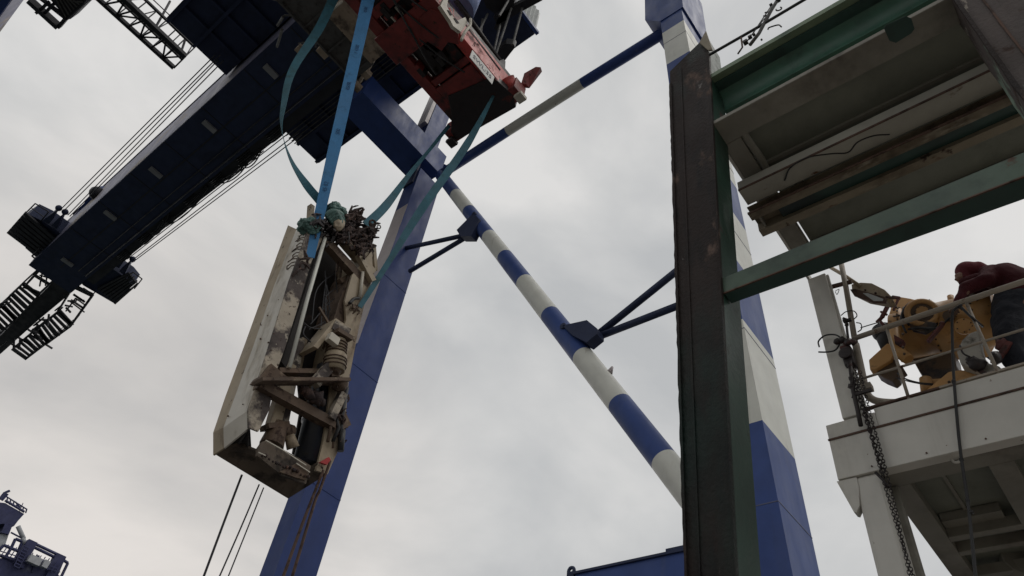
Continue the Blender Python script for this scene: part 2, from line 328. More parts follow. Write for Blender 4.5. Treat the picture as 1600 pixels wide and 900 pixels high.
bracket((738, 365), (606, 394), (640, 424), [(748, 342), (758, 352), (745, 378), (728, 378), (722, 368), (738, 352)])
bracket((925, 530), (1125, 369), (1128, 451), [(890, 520), (928, 512), (944, 525), (944, 534), (928, 547), (905, 535)])
MB('palepaint_sheen').tube([T(952, 583), T(957, 573)], [.09, .03], 8).build('lug', crane)
MB('blue').tube([V((xbR + .2, yb + .3, zb_hi - .5)), V((xbR + .7, yb + .3, zb_hi - .2))], .16, 8).build('lug', crane)
for z_ in (-1.5, 2.6, 6.8, 11.0, 15.2, 19.4, 23.6, 27.0):
    t_ = (z_ - secR[0][0]) / (secR[1][0] - secR[0][0]); q_ = [secR[0][1][i] + (secR[1][1][i] - secR[0][1][i]) * t_ for i in range(3)]
    MB('seam').box((XL - .006, q_[1] - .006, z_), (q_[2] + .004, q_[1] + .95, z_ + .02)).build('weld_seam', crane)
for z_ in (1.0, 6.2, 11.4, 16.6, 21.8):
    t_ = (z_ - zb2) / (zt2 - zb2); q_ = [a_ + (b_ - a_) * t_ for a_, b_ in zip([yLb2, yCb2, xRb2], [yLt2, yCt2, xRt2])]
    MB('blueleg_shade').box((XL - .012, q_[1] - .012, z_), (q_[2] + .004, q_[1] + .85, z_ + .05)).build('weld_seam', crane)
# boom girder
ZG = 33.0
gx0, gx1 = 2.02, 5.3
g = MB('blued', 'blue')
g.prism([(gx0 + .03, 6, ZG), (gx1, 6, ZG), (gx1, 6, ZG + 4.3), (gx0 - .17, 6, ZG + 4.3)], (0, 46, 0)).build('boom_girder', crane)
MB('lav').prism([(gx0 + .01, 13, ZG + .12), (gx0 + .018, 13, ZG + .12), (gx0 - .172, 13, ZG + 4.2), (gx0 - .186, 13, ZG + 4.2)], (0, 36, 0)).build('side_web', crane)  # girder side in pale lavender grey with tan patches
MB('blued').box((gx0 - .24, 6, ZG + 4.3), (gx1 + .3, 50, ZG + 4.6)).build('top_flange', crane)
MB('black').box((3.52, 8, ZG - .03), (3.60, 50, ZG)).build('seam_strip', crane)
for i in range(9):
    yy = 13.5 + i * 4.0; MB('black').box((gx0 + .06, yy, ZG - .022), (3.5, yy + .05, ZG - .001)).box((3.62, yy, ZG - .022), (gx1 - .02, yy + .05, ZG - .001)).box((gx0 + .06, yy + .051, ZG - .022), (gx1 - .02, yy + .06, ZG - .001)).build('joint_strip', crane)
MB('black').tube([(4.5, 9, ZG - .08), (4.5, 49, ZG - .08)], .035, 6).build('conduit', crane)
MB('black').tube([(5.05, 9, ZG - .07), (5.05, 49, ZG - .07)], .05, 6).build('conduit', crane)
# festoon tray on the far flank and hanging cable loops
MB('black').box((gx1 + .02, 8, ZG + .4), (gx1 + .65, 50, ZG + .55)).build('festoon_tray', crane)
for k in range(7):
    y0 = 27 + k * 2.9
    cb = MB('hose')
    for j in range(5):
        pz = ZG + .4; dx = gx1 + .15 + j * .12
        cb.tube(sag((dx, y0, pz), (dx, y0 + 1.3, pz), .12 + .22 * ((k * 7 + j * 3) % 5) / 5, 6), .035, 5)
    cb.build('cable_loop', crane)
for (pa, pb, s) in (((405, 232), (372, 258), 8), ((385, 250), (335, 283), 10), ((322, 290), (255, 350), 12), ((260, 330), (235, 365), 6)):
    cb = MB('hose'); A = U(*pa, 'z', ZG + .3); B = U(*pb, 'z', ZG + .3)
    for j in range(3): cb.tube(sag(A + V((j * .08, 0, 0)), B + V((j * .08, 0, 0)), .25 + .10 * j, 8, (.6, 0, -.8)), .04, 5)
    cb.build('cable_loop', crane)
for px, py in ((423, 112), (327, 198), (243, 270), (172, 337), (105, 410)):
    c = U(px, py, 'z', ZG - .08)
    f = MB('lamp', 'glass').box((c.x - .42, c.y - .17, ZG - .12), (c.x + .42, c.y + .17, ZG - .002)).build('walkway_lamp', crane)
# large machinery platform across the girder
zM = 35.2
mA = U(350, 123, 'z', zM); 
yM = U(498, 255, 'z', zM).y; xM1 = U(498, 255, 'z', zM).x; xM0 = U(258, 30, 'z', zM).x
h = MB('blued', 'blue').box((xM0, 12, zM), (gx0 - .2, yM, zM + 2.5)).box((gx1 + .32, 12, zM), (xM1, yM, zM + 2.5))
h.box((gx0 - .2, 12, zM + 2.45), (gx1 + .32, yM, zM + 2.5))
h.build('machinery_platform', crane)
rb = MB('blued')
for i in range(9):
    y = 14 + i * 1.6
    rb.box((xM0 + .1, y, zM - .22), (gx0 - .25, y + .14, zM)); rb.box((gx1 + .7, y, zM - .22), (xM1 - .1, y + .14, zM))
for x in (xM0 + .1, xM0 + 1.8, xM1 - .3, xM1 - 1.8): rb.box((x, 12.2, zM - .3), (x + .18, yM - .1, zM - .005))
rb.build('stiffener_grid', crane)
rp = MB('grate')
for j in range(6): rp.tube([(5.9 + j * .22, 18, zM - .6), (5.9 + j * .22, yM - .3, zM - .6)], .035, 5)
rp.build('under_slung_pipe', crane)
MB('tan').box((xM0 + .3, yM - 6.4, zM + .6), (xM0 - .9, yM - 3.2, zM + 1.3)).build('side_locker', crane)
# sheave platforms at the boom joint, each with its cleats, rail and louvred deck
zP = 34.0
def sheave_platform(deck, rail, cleats, hull):
    q = [U(*x, 'z', zP) for x in hull]
    o = MB('blued', 'black').prism(q, (0, 0, 1.2)).build('sheave_platform', crane)
    q = [U(*x, 'z', zP - .25) for x in deck]
    mb = MB('black'); A, B, D = q[0], q[1], q[3]; n = 7
    for i in range(n):
        s0, s1 = lerp(A, D, i / n), lerp(B, q[2], i / n); e0 = lerp(A, D, (i + .7) / n); e1 = lerp(B, q[2], (i + .7) / n)
        mb.prism([s0, s1, e1, e0], (0, 0, .12 + .1 * (i % 2)))
    mb.build('louvre_deck', o)
    q = [U(*x, 'z', zP) for x in rail]; mb = MB('black')
    for i in range(len(q) - 1): mb.tube([q[i], q[i + 1]], .045, 5)
    mb.tube([lerp(q[0], q[1], .5), lerp(q[-2], q[-1], .5)], .03, 5)
    mb.build('guard_rail', o)
    for (b0, b1, t) in cleats:
        mb = MB('blued'); p0, p1, tt = [U(*x, 'z', zP - .1) for x in (b0, b1, t)]
        mb.prism([p0, p1, lerp(p1, tt, .9) , tt, lerp(p0, tt, .9)], (0, 0, .5)).ball(tt + V((0, 0, .2)), .22)
        mb.build('rope_cleat', o)
sheave_platform([(10, 364), (58, 400), (88, 372), (40, 330)], [(42, 331), (55, 318), (76, 331), (62, 348)],
                [((66, 345), (76, 350), (89, 328)), ((80, 352), (88, 358), (99, 334))],
                [(30, 345), (45, 335), (66, 345), (95, 365), (100, 366), (92, 385), (130, 410), (100, 440), (60, 405), (40, 388)])
sheave_platform([(180, 476), (215, 445), (200, 425), (150, 450)], [(196, 440), (208, 425), (222, 436), (210, 451)],
                [((176, 415), (186, 419), (196, 403)), ((186, 424), (194, 430), (205, 408))],
                [(160, 412), (172, 417), (196, 434), (206, 446), (200, 455), (180, 475), (130, 446), (125, 440), (140, 420)])
q = [U(*x, 'z', ZG + 1) for x in ((88, 355), (96, 362), (158, 305), (152, 298))]
mb = MB('blue', 'black'); q = [U(*x, 'z', ZG + 3.2) for x in ((98, 366), (104, 352), (143, 302), (158, 300), (176, 288), (180, 292), (112, 362))]
mb.prism(q, (0, 0, .8)).ball(U(100, 358, 'z', ZG + 3), .45, 1).ball(U(151, 302, 'z', ZG + 3), .5, 1).build('rigging_arm', crane)
# wire ropes beside the boom
for a, b in (((95, 327), (322, 100)), ((99, 330), (330, 100)), ((106, 336), (327, 108)), ((109, 338), (335, 109)),
             ((196, 402), (400, 245)), ((199, 405), (446, 212)), ((205, 408), (452, 218)), ((207, 410), (456, 222))):
    A, B = U(*a, 'z', zP), U(*b, 'z', zP); MB('rope').tube([A, B + (B - A) * .05], .032, 5).build('wire_rope', crane)
# outer boom truss, stairs and catwalks
zO = 34.0
MB('black', 'blued').prism([U(*x, 'z', zO) for x in ((100, 405), (150, 425), (118, 452), (60, 500), (2, 552), (-60, 600), (-60, 560), (0, 525), (64, 460), (95, 428))], (0, 0, 1.6)).build('outer_boom', crane)
def ladder(o0, o1, i0, i1, n, name='catwalk', w=.34):
    O0, O1, I0, I1 = [U(*x, 'z', zO - .3) for x in (o0, o1, i0, i1)]
    mb = MB('black').beam(O0, O1, .12, .35).beam(I0, I1, .12, .35)
    for i in range(n + 1):
        t = i / n; a, b = lerp(O0, O1, t), lerp(I0, I1, t); mb.beam(a, b, w if i % 3 else w * 1.5, .08)
    ob = mb.build(name, crane)
    mb = MB('black')
    for i in range(0, n + 1, 2):
        t = i / n; mb.tube([lerp(O0, O1, t), lerp(O0, O1, t) + V((0, 0, 1.1))], .03, 4)
    for hgt in (.55, 1.1): mb.tube([O0 + V((0, 0, hgt)), O1 + V((0, 0, hgt))], .03, 4)
    mb.build('hand_rail', ob)
ladder((72, 412), (38, 448), (92, 430), (62, 458), 2)
ladder((36, 443), (2, 475), (60, 462), (25, 500), 6)
ladder((3, 478), (-30, 510), (25, 498), (-12, 532), 6)
ladder((144, 461), (112, 506), (115, 447), (92, 484), 1)
ladder((112, 508), (75, 535), (90, 488), (60, 512), 5)
ladder((75, 534), (41, 560), (58, 513), (20, 545), 6)
for a, b in (((50, 400), (62, 388)), ((50, 400), (72, 420)), ((62, 405), (85, 422)), ((62, 420), (40, 445)), ((130, 450), (146, 461)), ((146, 461), (112, 508)), ((108, 470), (132, 488)),
             ((103, 486), (118, 466)), ((118, 466), (132, 476)), ((62, 430), (82, 436)), ((66, 426), (62, 447)), ((75, 422), (71, 446)), ((0, 475), (14, 468)), ((36, 442), (60, 420)), ((20, 470), (4, 478))):
    MB('black').tube([U(*a, 'z', zO - .6), U(*b, 'z', zO - .6)], .06, 5).build('stair_rail', crane)
random.seed(21)
for i in range(26):
    t = random.random(); a_ = U(118 - 112 * t + random.uniform(-6, 6), 462 + 82 * t + random.uniform(-6, 6), 'z', zO - random.uniform(.1, 1)); 
    b_ = a_ + random.choice((V((0, random.uniform(1.2, 3.2), 0)), V((random.uniform(.8, 2.0), 0, 0)), V((.5, .4, random.uniform(-.8, .8)))))
    MB('black').beam(a_, b_, .09, .14).build('lattice_bar', crane)
random.seed(7)
# maintenance gangway truss running to the neighbouring side
A = [U(*x, 'z', 36) for x in ((150, -5), (272, 106))]; B = [U(*x, 'z', 36) for x in ((186, -10), (290, 88))]; D = [U(*x, 'z', 37.3) for x in ((180, -3), (267, 72))]
D = [B[0] + V((0, 0, 1.2)), B[1] + V((0, 0, 1.2))]
for p_ in (A, B, D): p_[0] = p_[0] + (p_[0] - p_[1]) * .8
mb = MB('black')
for q, r in ((A, .11), (B, .12), (D, .07)): mb.beam(q[0], q[1], r * 2, r * 2)
A2 = [q + V((0, 0, 1.3)) for q in A]; mb.tube(A2, .05, 5)
mb.beam(lerp(A[0], B[0], .72), lerp(A[1], B[1], .72), .10, .12); mb.beam(lerp(A[0], B[0], .86), lerp(A[1], B[1], .86), .10, .12)
n = 12
for i in range(n + 1):
    t = i / n; a, b = lerp(*A, t), lerp(*B, t); mb.beam(a, b, .09, .09)
    mb.tube([a, a + V((0, 0, 1.3))], .04, 5); mb.tube([b, b + V((0, 0, 1.2))], .04, 5)
    if i < n: mb.tube([lerp(*A, t), lerp(*(B if i % 2 else A2), (i + 1) / n)] if i % 2 else [b, lerp(*A, (i + 1) / n)], .055, 5)
mb.build('gangway_truss', crane)
mb = MB('black')
E0, E1 = U(215, -12, 'z', 38), U(302, 70, 'z', 38); E0 = E0 + (E0 - E1) * .8
for hgt in (0, .5): mb.tube([E0 + V((0, 0, hgt)), E1 + V((0, 0, hgt))], .035, 5)
for i in range(9):
    q = lerp(E0, E1, i / 8); mb.tube([q - V((0, 0, .2)), lerp(B[0], B[1], i / 8)], .035, 5)
for i in range(4): mb.tube([lerp(B[0], B[1], .3 + .22 * i), lerp(E0, E1, .2 + .22 * i) + V((0, 0, 1.5))], .07, 5)
mb.build('hand_rail', crane)

# ------------------------------------------------------------------ neighbouring crane girder (top corner) with its hanging frame
nb = thing('neighbouring_crane', (-9, 30, -9), 'corner of the neighbouring blue crane boom with a dark slatted frame slung from it', 'crane')
zn = 35.0; xn = U(22, 21, 'z', zn + 2.0).x
MB('blue').box((xn - 4, -5, zn), (xn - .02, 75, zn + 2.0)).build('boom_girder', nb)
MB('lav').box((xn - .02, -5, zn + .1), (xn, 75, zn + 1.95)).build('side_web', nb)
MB('blue').box((xn - 3.4, 70, -9), (xn - 1.4, 72, zn)).build('leg', nb)
def Nz(*x): return U(*x, 'z', zn - .2)
MB('black').beam(Nz(46, 0), Nz(92, 42), .28, .4).beam(Nz(60, -6), Nz(104, 29), .12, .25).beam(Nz(92, 42), Nz(104, 28), .18, .3).beam(Nz(62, 17), Nz(76, 3), .15, .2).beam(Nz(69, 22), Nz(84, 6), .15, .2).beam(Nz(57, 20), Nz(66, 15), .15, .2).build('hanging_frame', nb)
MB('black', 'grate').prism([Nz(*x) for x in ((72, -8), (104, 29), (110, 30), (134, 6), (130, -25))], (0, 0, .8)).build('sheave_box', nb)
mb = MB('grate')
for i in range(7): mb.beam(Nz(85 + i * 6, -10 + 2 * i) - V((0, 0, .06)), Nz(104 + i * 4.4, 26 - i * 4) - V((0, 0, .06)), .07, .06)
mb.build('slatted_panel', nb)
MB('black').tube([Nz(106, 29), Nz(131, 6), Nz(136, -4)], .07, 5).tube([Nz(110, 20), Nz(128, -2)], .05, 5).build('edge_rail', nb)

# ------------------------------------------------------------------ trolley (cab, house, walkway, ropes)
tr = thing('crane_trolley', (4, 13, 33), 'dark crane trolley with tan floored cab, grating walkway and pale corrugated machinery house', 'trolley')
zC = 29.0
def cz(*x): return U(*x, 'z', zC)
c = [cz(*x) for x in ((519, 36), (545, 10), (598, 71), (580, 100))]
c0 = V((2.55, c[0].y, zC)); 
MB('tan').box((2.45, 13.5, zC), (5.15, 17.15, zC + 2.6)).build('cab', tr)
MB('white').box((2.75, 13.2, zC - .01), (4.0, 16.0, zC + .05)).build('cab_floor_window', tr)
mb = MB('grate').box((-2.2, 17.25, zC + .3), (5.3, 18.5, zC + .4)).box((.9, 13, zC + .3), (2.35, 17.25, zC + .4))
for x in (-2, -.6, .8, 2.2, 3.6, 5.0): mb.box((x, 17.2, zC + .15), (x + .08, 18.55, zC + .3))
mb.box((-2.2, 18.5, zC + .1), (5.4, 18.58, zC + .45)); mb.build('grating_walkway', tr)
mb = MB('grate')
for x in (-2, -.4, 1.2, 2.8, 4.4): mb.tube([(x, 18.6, zC + .3), (x, 18.6, zC + 1.4)], .035, 5)
mb.tube([(-2, 18.6, zC + 1.4), (5.3, 18.6, zC + 1.4)], .035, 5).tube([(-2, 18.6, zC + .9), (5.3, 18.6, zC + .9)], .03, 5)
mb.build('guard_rail', tr)
for px, py, s in ((468, 81, .26), (504, 83, .34), (570, 117, .30), (556, 138, .26)):
    q = U(px, py, 'z', zC + .6); MB('tan').box(q - V((s * .8, s * .55, 0)), q + V((s * .8, s * .55, .35))).tube([q + V((0, 0, .5)), q + V((0, 0, 3))], .08, 6).build('floodlight', tr)
mb = MB('grate')
for i in range(16):
    a = U(470 + random.uniform(-35, 60), random.uniform(-10, 70), 'z', 30.5); mb.tube([a, a + V((random.uniform(-1.6, 1.6), random.uniform(-1.6, 1.6), random.uniform(0, 1.2)))], random.choice((.04, .07)), 5)
mb.build('pipework', tr)
for i in range(4): MB('cream').tube(smooth([U(535 - i * 4, 2 + i * 3, 'z', 28.6), U(520 - i * 4, 15 + i * 2, 'z', 28.5), U(513 - i * 3, 27 + i, 'z', 28.5)]), .05, 5).build('conduit', tr)
# frame and house
zH = 33.0
MB('blued').box((5.4, 11.62, zH), (9.48, 17.0, zH + 2.4)).box((-2, 8, zH + .4), (2.0, 17, zH + 2.4)).build('machinery_house', tr)
mb = MB('corr')
for i in range(14): 
    x = 5.9 + i * .25; mb.prism([(x, 11.58, zH + .12), (x + .13, 11.50, zH + .12), (x + .25, 11.58, zH + .12)], (0, 0, 2.2))
mb.box((5.8, 11.58, zH + .1), (9.46, 11.61, zH + 2.35)).build('corrugated_side', tr)
MB('blue').box((5.4, 11.40, zH - .08), (9.55, 11.57, zH + .10)).build('base_rail', tr)
mb = MB('black')
for a, b in (((800, -5), (778, 45)), ((845, -8), (775, 30))): mb.beam(U(*a, 'z', 30), U(*b, 'z', 30), .35, .4)
mb.prism([U(*x, 'z', 30.5) for x in ((752, -8), (800, -8), (803, 14), (785, 30), (760, 12))], (0, 0, 1.0)); mb.build('sheave_frame', tr)
mb = MB('grate')
for a, b in (((762, 22), (744, 58)), ((782, 36), (770, 88)), ((800, 10), (775, 84)), ((817, 10), (801, 70)), ((754, 30), (750, 62)), ((795, 0), (780, 25))):
    mb.tube([U(*a, 'z', 30), U(*b, 'z', 25)], .05, 5)
mb.build('hoist_rope', tr)
mb = MB('black'); mb.prism([U(*x, 'z', 28) for x in ((775, 80), (790, 68), (803, 70), (805, 74), (797, 84), (788, 96), (783, 98))], (0, 0, .5)); mb.build('sheave_guard', tr)

# ------------------------------------------------------------------ red container spreader
sp = thing('container_spreader', (3.6, 11, 22), 'red greasy container spreader hanging above the load, its end with a white sign', 'spreader')
zS = 22.0
y0, y1 = 9.75, 12.15                     # box of the spreader
xE = 7.55
sp_far = -3.0
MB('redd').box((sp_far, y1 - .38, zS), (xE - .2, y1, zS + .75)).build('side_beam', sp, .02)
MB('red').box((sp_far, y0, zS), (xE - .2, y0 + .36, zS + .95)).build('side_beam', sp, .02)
# cross members and telescoping inner beams
for x, w in ((-.8, .5), (1.3, .35), (2.6, .35), (3.55, .9), (5.6, .25)): MB('redd').box((x, y0 + .37, zS + .05), (x + w, y1 - .39, zS + .6)).build('cross_member', sp, .02)
MB('greasy').box((sp_far, 10.25, zS + .18), (6.0, 10.62, zS + .66)).build('telescopic_beam', sp)
MB('greasy').box((sp_far, 11.15, zS + .18), (6.0, 11.52, zS + .66)).build('telescopic_beam', sp)
MB('greasy').box((-2.5, y0 + .38, zS + .40), (xE - .3, y1 - .40, zS + .44)).build('web_plate', sp)
for i in range(34):
    x = random.uniform(.6, 6.6); y = random.uniform(10.1, 11.7); s = random.uniform(.05, .2)
    MB('greasy' if i % 4 else 'redd').box((x, y, zS - random.uniform(0, .08)), (x + s * 2, y + s, zS + .39)).build('lock_gear', sp, .012)
mb = MB('hose')
for i in range(6):
    a = V((1.5 + i * .5, 10.4 + .12 * i, zS - .02)); mb.tube(sag(a, a + V((2.0, .5 * (-1) ** i, 0)), .15, 8), .03, 5)
mb.build('hydraulic_hose', sp)
MB('cream').tube([(2.9, 11.25, zS - .02), (4.25, 11.2, zS - .02)], .035, 6).tube([(3.0, 10.9, zS), (4.0, 10.86, zS)], .05, 6).build('cylinder_rod', sp)
# centre box where both halves meet
MB('redd', 'greasy').box((3.35, y0 - .12, zS - .10), (4.45, y1 + .1, zS + .04)).box((3.35, y0 - .12, zS + .04), (3.7, y0 + .2, zS + 1.0), 1).build('centre_collar', sp, .02)
MB('redd').prism([U(*x, 'z', zS - .14) for x in ((655, 28), (672, 14), (690, 20), (716, 48), (716, 70), (700, 66), (690, 80), (660, 60))], (0, 0, .9)).build('latch_housing', sp, .02)
# end beam
MB('redd').box((xE - .2, y0 - .35, zS - .05), (xE + .35, y1 + .55, zS + .62)).box((5.9, y0 + .37, zS - .02), (xE - .2, y1 - .39, zS + .1)).build('end_beam', sp, .02)
MB('greasy').prism([U(*x, 'z', zS - .06) for x in ((706, 184), (704, 206), (712, 219), (725, 214), (806, 168), (803, 150), (770, 120), (700, 150))], (0, 0, .3)).build('end_plate', sp, .02)
for (yy, dy) in ((y0 - .3, -1), (y1 + .5, 1)):
    MB('cream' if dy < 0 else 'greasy').box((xE + .05, yy - .16, zS - .22), (xE + .4, yy + .16, zS - .051)).build('twistlock', sp, .02)
MB('redd').prism([(xE + .1, y0 - .3, zS + .65), (xE + .3, y0 - .3, zS + .65), (xE + .32, y0 - .75, zS + 1.45), (xE + .12, y0 - .85, zS + 1.35), (xE, y0 - .45, zS + 1.1)], (.12, -.14, 0)).build('flipper', sp, .015)
MB('red').tube([(xE - .35, y0 - .05, zS + .55), (xE + .2, y0 - .05, zS + .2)], [.28, .2], 12).build('flipper_motor', sp)
# pale guides, hoses and cable basket above the near side beam
g0 = y0 - .03
def gy(*x): return U(*x, 'y', y0 - .05)
MB('cream').prism([gy(*x) for x in ((684, 12), (690, 0), (696, 2), (694, 14), (708, 36), (723, 30), (726, 38), (720, 48), (716, 53), (704, 44), (700, 36))], (0, -.12, 0)).build('guide_plate', sp)
MB('hole').prism([gy(*x) + V((0, -.125, 0)) for x in ((694, 19), (697, 20), (702, 27), (699, 28))], (0, -.01, 0)).prism([gy(*x) + V((0, -.125, 0)) for x in ((704, 32), (707, 32), (713, 40), (709, 40))], (0, -.01, 0)).build('slot', sp)
MB('cream').tube(smooth([gy(728, 35) + V((0, -.2, 0)), gy(727, 45) + V((0, -.22, 0)), gy(719, 56) + V((0, -.2, 0)), gy(717, 66) + V((0, -.1, 0))]), .05, 6).build('bent_strap', sp)
mb = MB('red')
for a, b in (((697, 10), (705, 28)), ((702, 12), (709, 26)), ((709, 14), (708, 30))): mb.tube([gy(*a) + V((0, .05, 0)), gy(*b) + V((0, .05, 0))], .06, 6)
mb.build('red_conduit', sp)
mb = MB('greasy')
mb.tube([U(690, -4, 'y', y0 + .1), U(778, 112, 'y', y0 + .1)], .13, 8).tube([U(712, 0, 'y', y0 + .3), U(784, 100, 'y', y0 + .3)], .10, 8)
mb.box((5.0, y0 + .05, zS + .96), (7.4, y0 + .5, zS + 1.25)); mb.build('cable_duct', sp)
MB('black').prism([U(*x, 'y', y0 + .2) for x in ((778, 96), (787, 92), (790, 96), (789, 110), (783, 115), (775, 110))], (0, .3, 0)).build('junction_box', sp)
bc = U(722, 0, 'y', 10.3)
MB('dome').tube([bc - V((0, 0, 1.1)), bc + V((0, 0, 1.2))], .62, 28).build('cable_basket', sp)
# label on the near beam
def text(body, loc, xdir, nrm, size, m, name, parent, ext=.004):
    cu = bpy.data.curves.new(name, 'FONT'); cu.body = body; cu.size = size; cu.extrude = ext; cu.align_x = 'CENTER'; cu.align_y = 'CENTER'
    to = bpy.data.objects.new(name, cu); C.objects.link(to)
    dg = bpy.context.evaluated_depsgraph_get(); me = bpy.data.meshes.new_from_object(to.evaluated_get(dg)); bpy.data.objects.remove(to)
    xd = V(xdir).normalized(); zd = V(nrm).normalized(); yd = zd.cross(xd).normalized(); xd = yd.cross(zd)
    me.transform(Matrix((xd, yd, zd)).transposed().to_4x4())
    me.materials.clear(); me.materials.append(M[m]); o = bpy.data.objects.new(name, me); C.objects.link(o)
    if parent: o.parent = parent; o.location = V(loc) - parent_loc(parent)
    else: o.location = loc
    return o
ly = y0 - .008
pl = [U(*x, 'y', y0 - .004) for x in ((745, 89), (741, 99), (761, 121), (765, 112))]
cx = sum((p.x for p in pl)) / 4; cz_ = sum((p.z for p in pl)) / 4
sg = MB('signw').box((cx - .58, y0 - .02, cz_ - .26), (cx + .58, y0 - .002, cz_ + .26)).build('sign', sp)
text('SWL:35', (cx, y0 - .022, cz_), (1, 0, 0), (0, -1, 0), .30, 'ink', 'lettering', sg)

# ------------------------------------------------------------------ the hanging load
ld = thing('hoisted_steel_frame', (5.9, 11.9, 6.6), 'battered white and rusty steel frame full of pipes, hanging in blue slings', 'steel frame')
YN, YF = 11.35, 12.4                       # near and far planes
def n_(x, y, d=0): return U(x, y, 'y', YN + d)
def f_(x, y): return U(x, y, 'y', YF)
# left side channel: from the far silhouette edge to the near fold
def strip(lo, hi, m, th, name, k=10):
    """a plate between two edge polylines (points), with thickness along +X"""
    n = len(lo); vs = [V(p) for p in lo] + [V(p) for p in hi]; vs += [p + V(th) for p in vs]
    fs = []
    for i in range(n - 1):
        fs += [[i, i + 1, n + i + 1, n + i], [2 * n + i, 3 * n + i, 3 * n + i + 1, 2 * n + i + 1], [i, 2 * n + i, 2 * n + i + 1, i + 1], [n + i, n + i + 1, 3 * n + i + 1, 3 * n + i]]
    fs += [[0, n, 3 * n, 2 * n], [n - 1, 3 * n - 1, 4 * n - 1, 2 * n - 1]]
    return MB(m).add(vs, fs).build(name, ld)
FE = [f_(*x) for x in ((450, 352), (416, 445), (381, 542), (352, 620), (333, 676), (333, 711))]
AE = [U(*x, 'y', 12.0) for x in ((463, 358), (428, 447), (395, 543), (367, 620), (349, 668), (350, 700))]
BE = [n_(*x) for x in ((481, 362), (452, 440), (421, 540), (399, 608), (389, 640), (389, 668))]
TOPB = n_(478, 352)
strip(FE, AE, 'beige', (.03, 0, 0), 'side_flange')
strip(AE, BE, 'shell', (.03, 0, 0), 'side_panel')
# near rusted flange plate
MB('mill').prism([n_(*x, -.012) for x in ((481, 361), (507, 366), (487, 408), (470, 465), (444, 548), (430, 585), (421, 640), (404, 674), (389, 668), (388, 640), (399, 608), (421, 540), (452, 440))], (0, .05, 0)).build('near_flange', ld)
# bent lip at the top of the side
MB('beige').prism([n_(479, 352, .3), n_(488, 346, .3), n_(500, 372), n_(481, 410), n_(470, 440), n_(482, 372)], (0, .04, 0)).prism([n_(486, 318, .5), n_(492, 322, .5), n_(489, 350, .5), n_(484, 350, .5)], (0, .15, 0)).build('torn_lip', ld)
# handwriting scratches on the upper side panel
mb = MB('rustbar')
for i in range(11):
    t = i / 10; a = lerp(BE[0], BE[1], .05 + t * .62); b_ = lerp(AE[0], AE[1], .18 + t * .62 + .04 * math.sin(i * 2.1))
    a = lerp(a, b_, .08); w = lerp(a, b_, .5 + .12 * math.sin(i * 1.7)); mid = lerp(a, w, .5) + V((0, 0, .05))
    mb.tube([a - V((.008, 0, 0)), mid - V((.008, 0, 0)), w - V((.008, 0, 0))], .012, 4)
    if i % 3 == 0: mb.tube([w - V((.008, 0, 0)), w + V((-.008, -.1, -.16))], .012, 4)
mb.build('scrawled_mark', ld)
# bottom plate (dark) seen from below
bot = [f_(333, 711), f_(450, 781), n_(511, 741, -.02), n_(503, 730), f_(440, 752), n_(395, 714, .5), n_(387, 706, .5)]
MB('dirt').prism([f_(333, 708), f_(450, 779), n_(511, 741), n_(493, 733, 0), n_(447, 760, .7), n_(400, 718, .55), n_(374, 700, .9), n_(391, 674, .05)][0:3] + [n_(495, 725), n_(470, 738, .5), n_(402, 706, .35), n_(372, 694, .6)], (0, 0, .05)).build('bottom_plate', ld)
MB('hole').prism([n_(388, 670), n_(374, 694, .5), f_(362, 694), f_(352, 700)], (.02, 0, .03)).prism([n_(389, 669, .02), n_(391, 700, .6), n_(386, 706, .6), f_(362, 696)], (.03, 0, 0)).build('bottom_wall', ld)
# right hand side: deep beige panel with mottled edge
RE = [n_(*x) for x in ((584, 345), (583, 395), (576, 440), (566, 480), (553, 540), (546, 590), (541, 640), (536, 690), (512, 740))]
RI = [n_(*x) for x in ((566, 390), (562, 420), (549, 460), (542, 490), (531, 540), (522, 600), (512, 640), (503, 690), (493, 735))]
mb = MB('beige', 'mill')
mb.prism([n_(*x) for x in ((581, 392), (583, 430), (569, 478), (562, 507), (555, 535), (545, 595), (541, 640), (534, 690), (512, 741), (494, 735), (505, 690), (516, 610), (521, 545), (534, 520), (541, 500), (539, 470), (550, 430))], (0, .06, 0))
mb.build('far_flange', ld)
MB('beige').prism([n_(*x, .06) for x in ((540, 500), (530, 545), (505, 690), (495, 728), (512, 740), (535, 690), (545, 595), (583, 395), (566, 395))], (0, YF - YN - .1, 0)).build('side_panel', ld)
# top cross frames
def bar(a, b, w, h, m, name, d=0, d2=None, up=(0, 1, 0), bev=0):
    return MB(m).beam(n_(*a, d), n_(*b, d if d2 is None else d2), w, h, up).build(name, ld, bev)
bar((503, 372), (572, 448), .22, .20, 'rustbar', 'cross_beam', .1)
bar((515, 352), (581, 428), .16, .25, 'beige', 'cross_beam', .15)
bar((560, 398), (582, 440), .16, .14, 'beige', 'cross_beam', -.06)
bar((566, 375), (562, 420), .26, .3, 'beige', 'post_stub', .25)
bar((579, 385), (582, 425), .10, .3, 'beige', 'post_stub', .3)
bar((530, 440), (560, 425), .12, .12, 'rustbar', 'brace', .3)
bar((513, 505), (498, 480), .05, .05, 'rustbar', 'brace', .1)
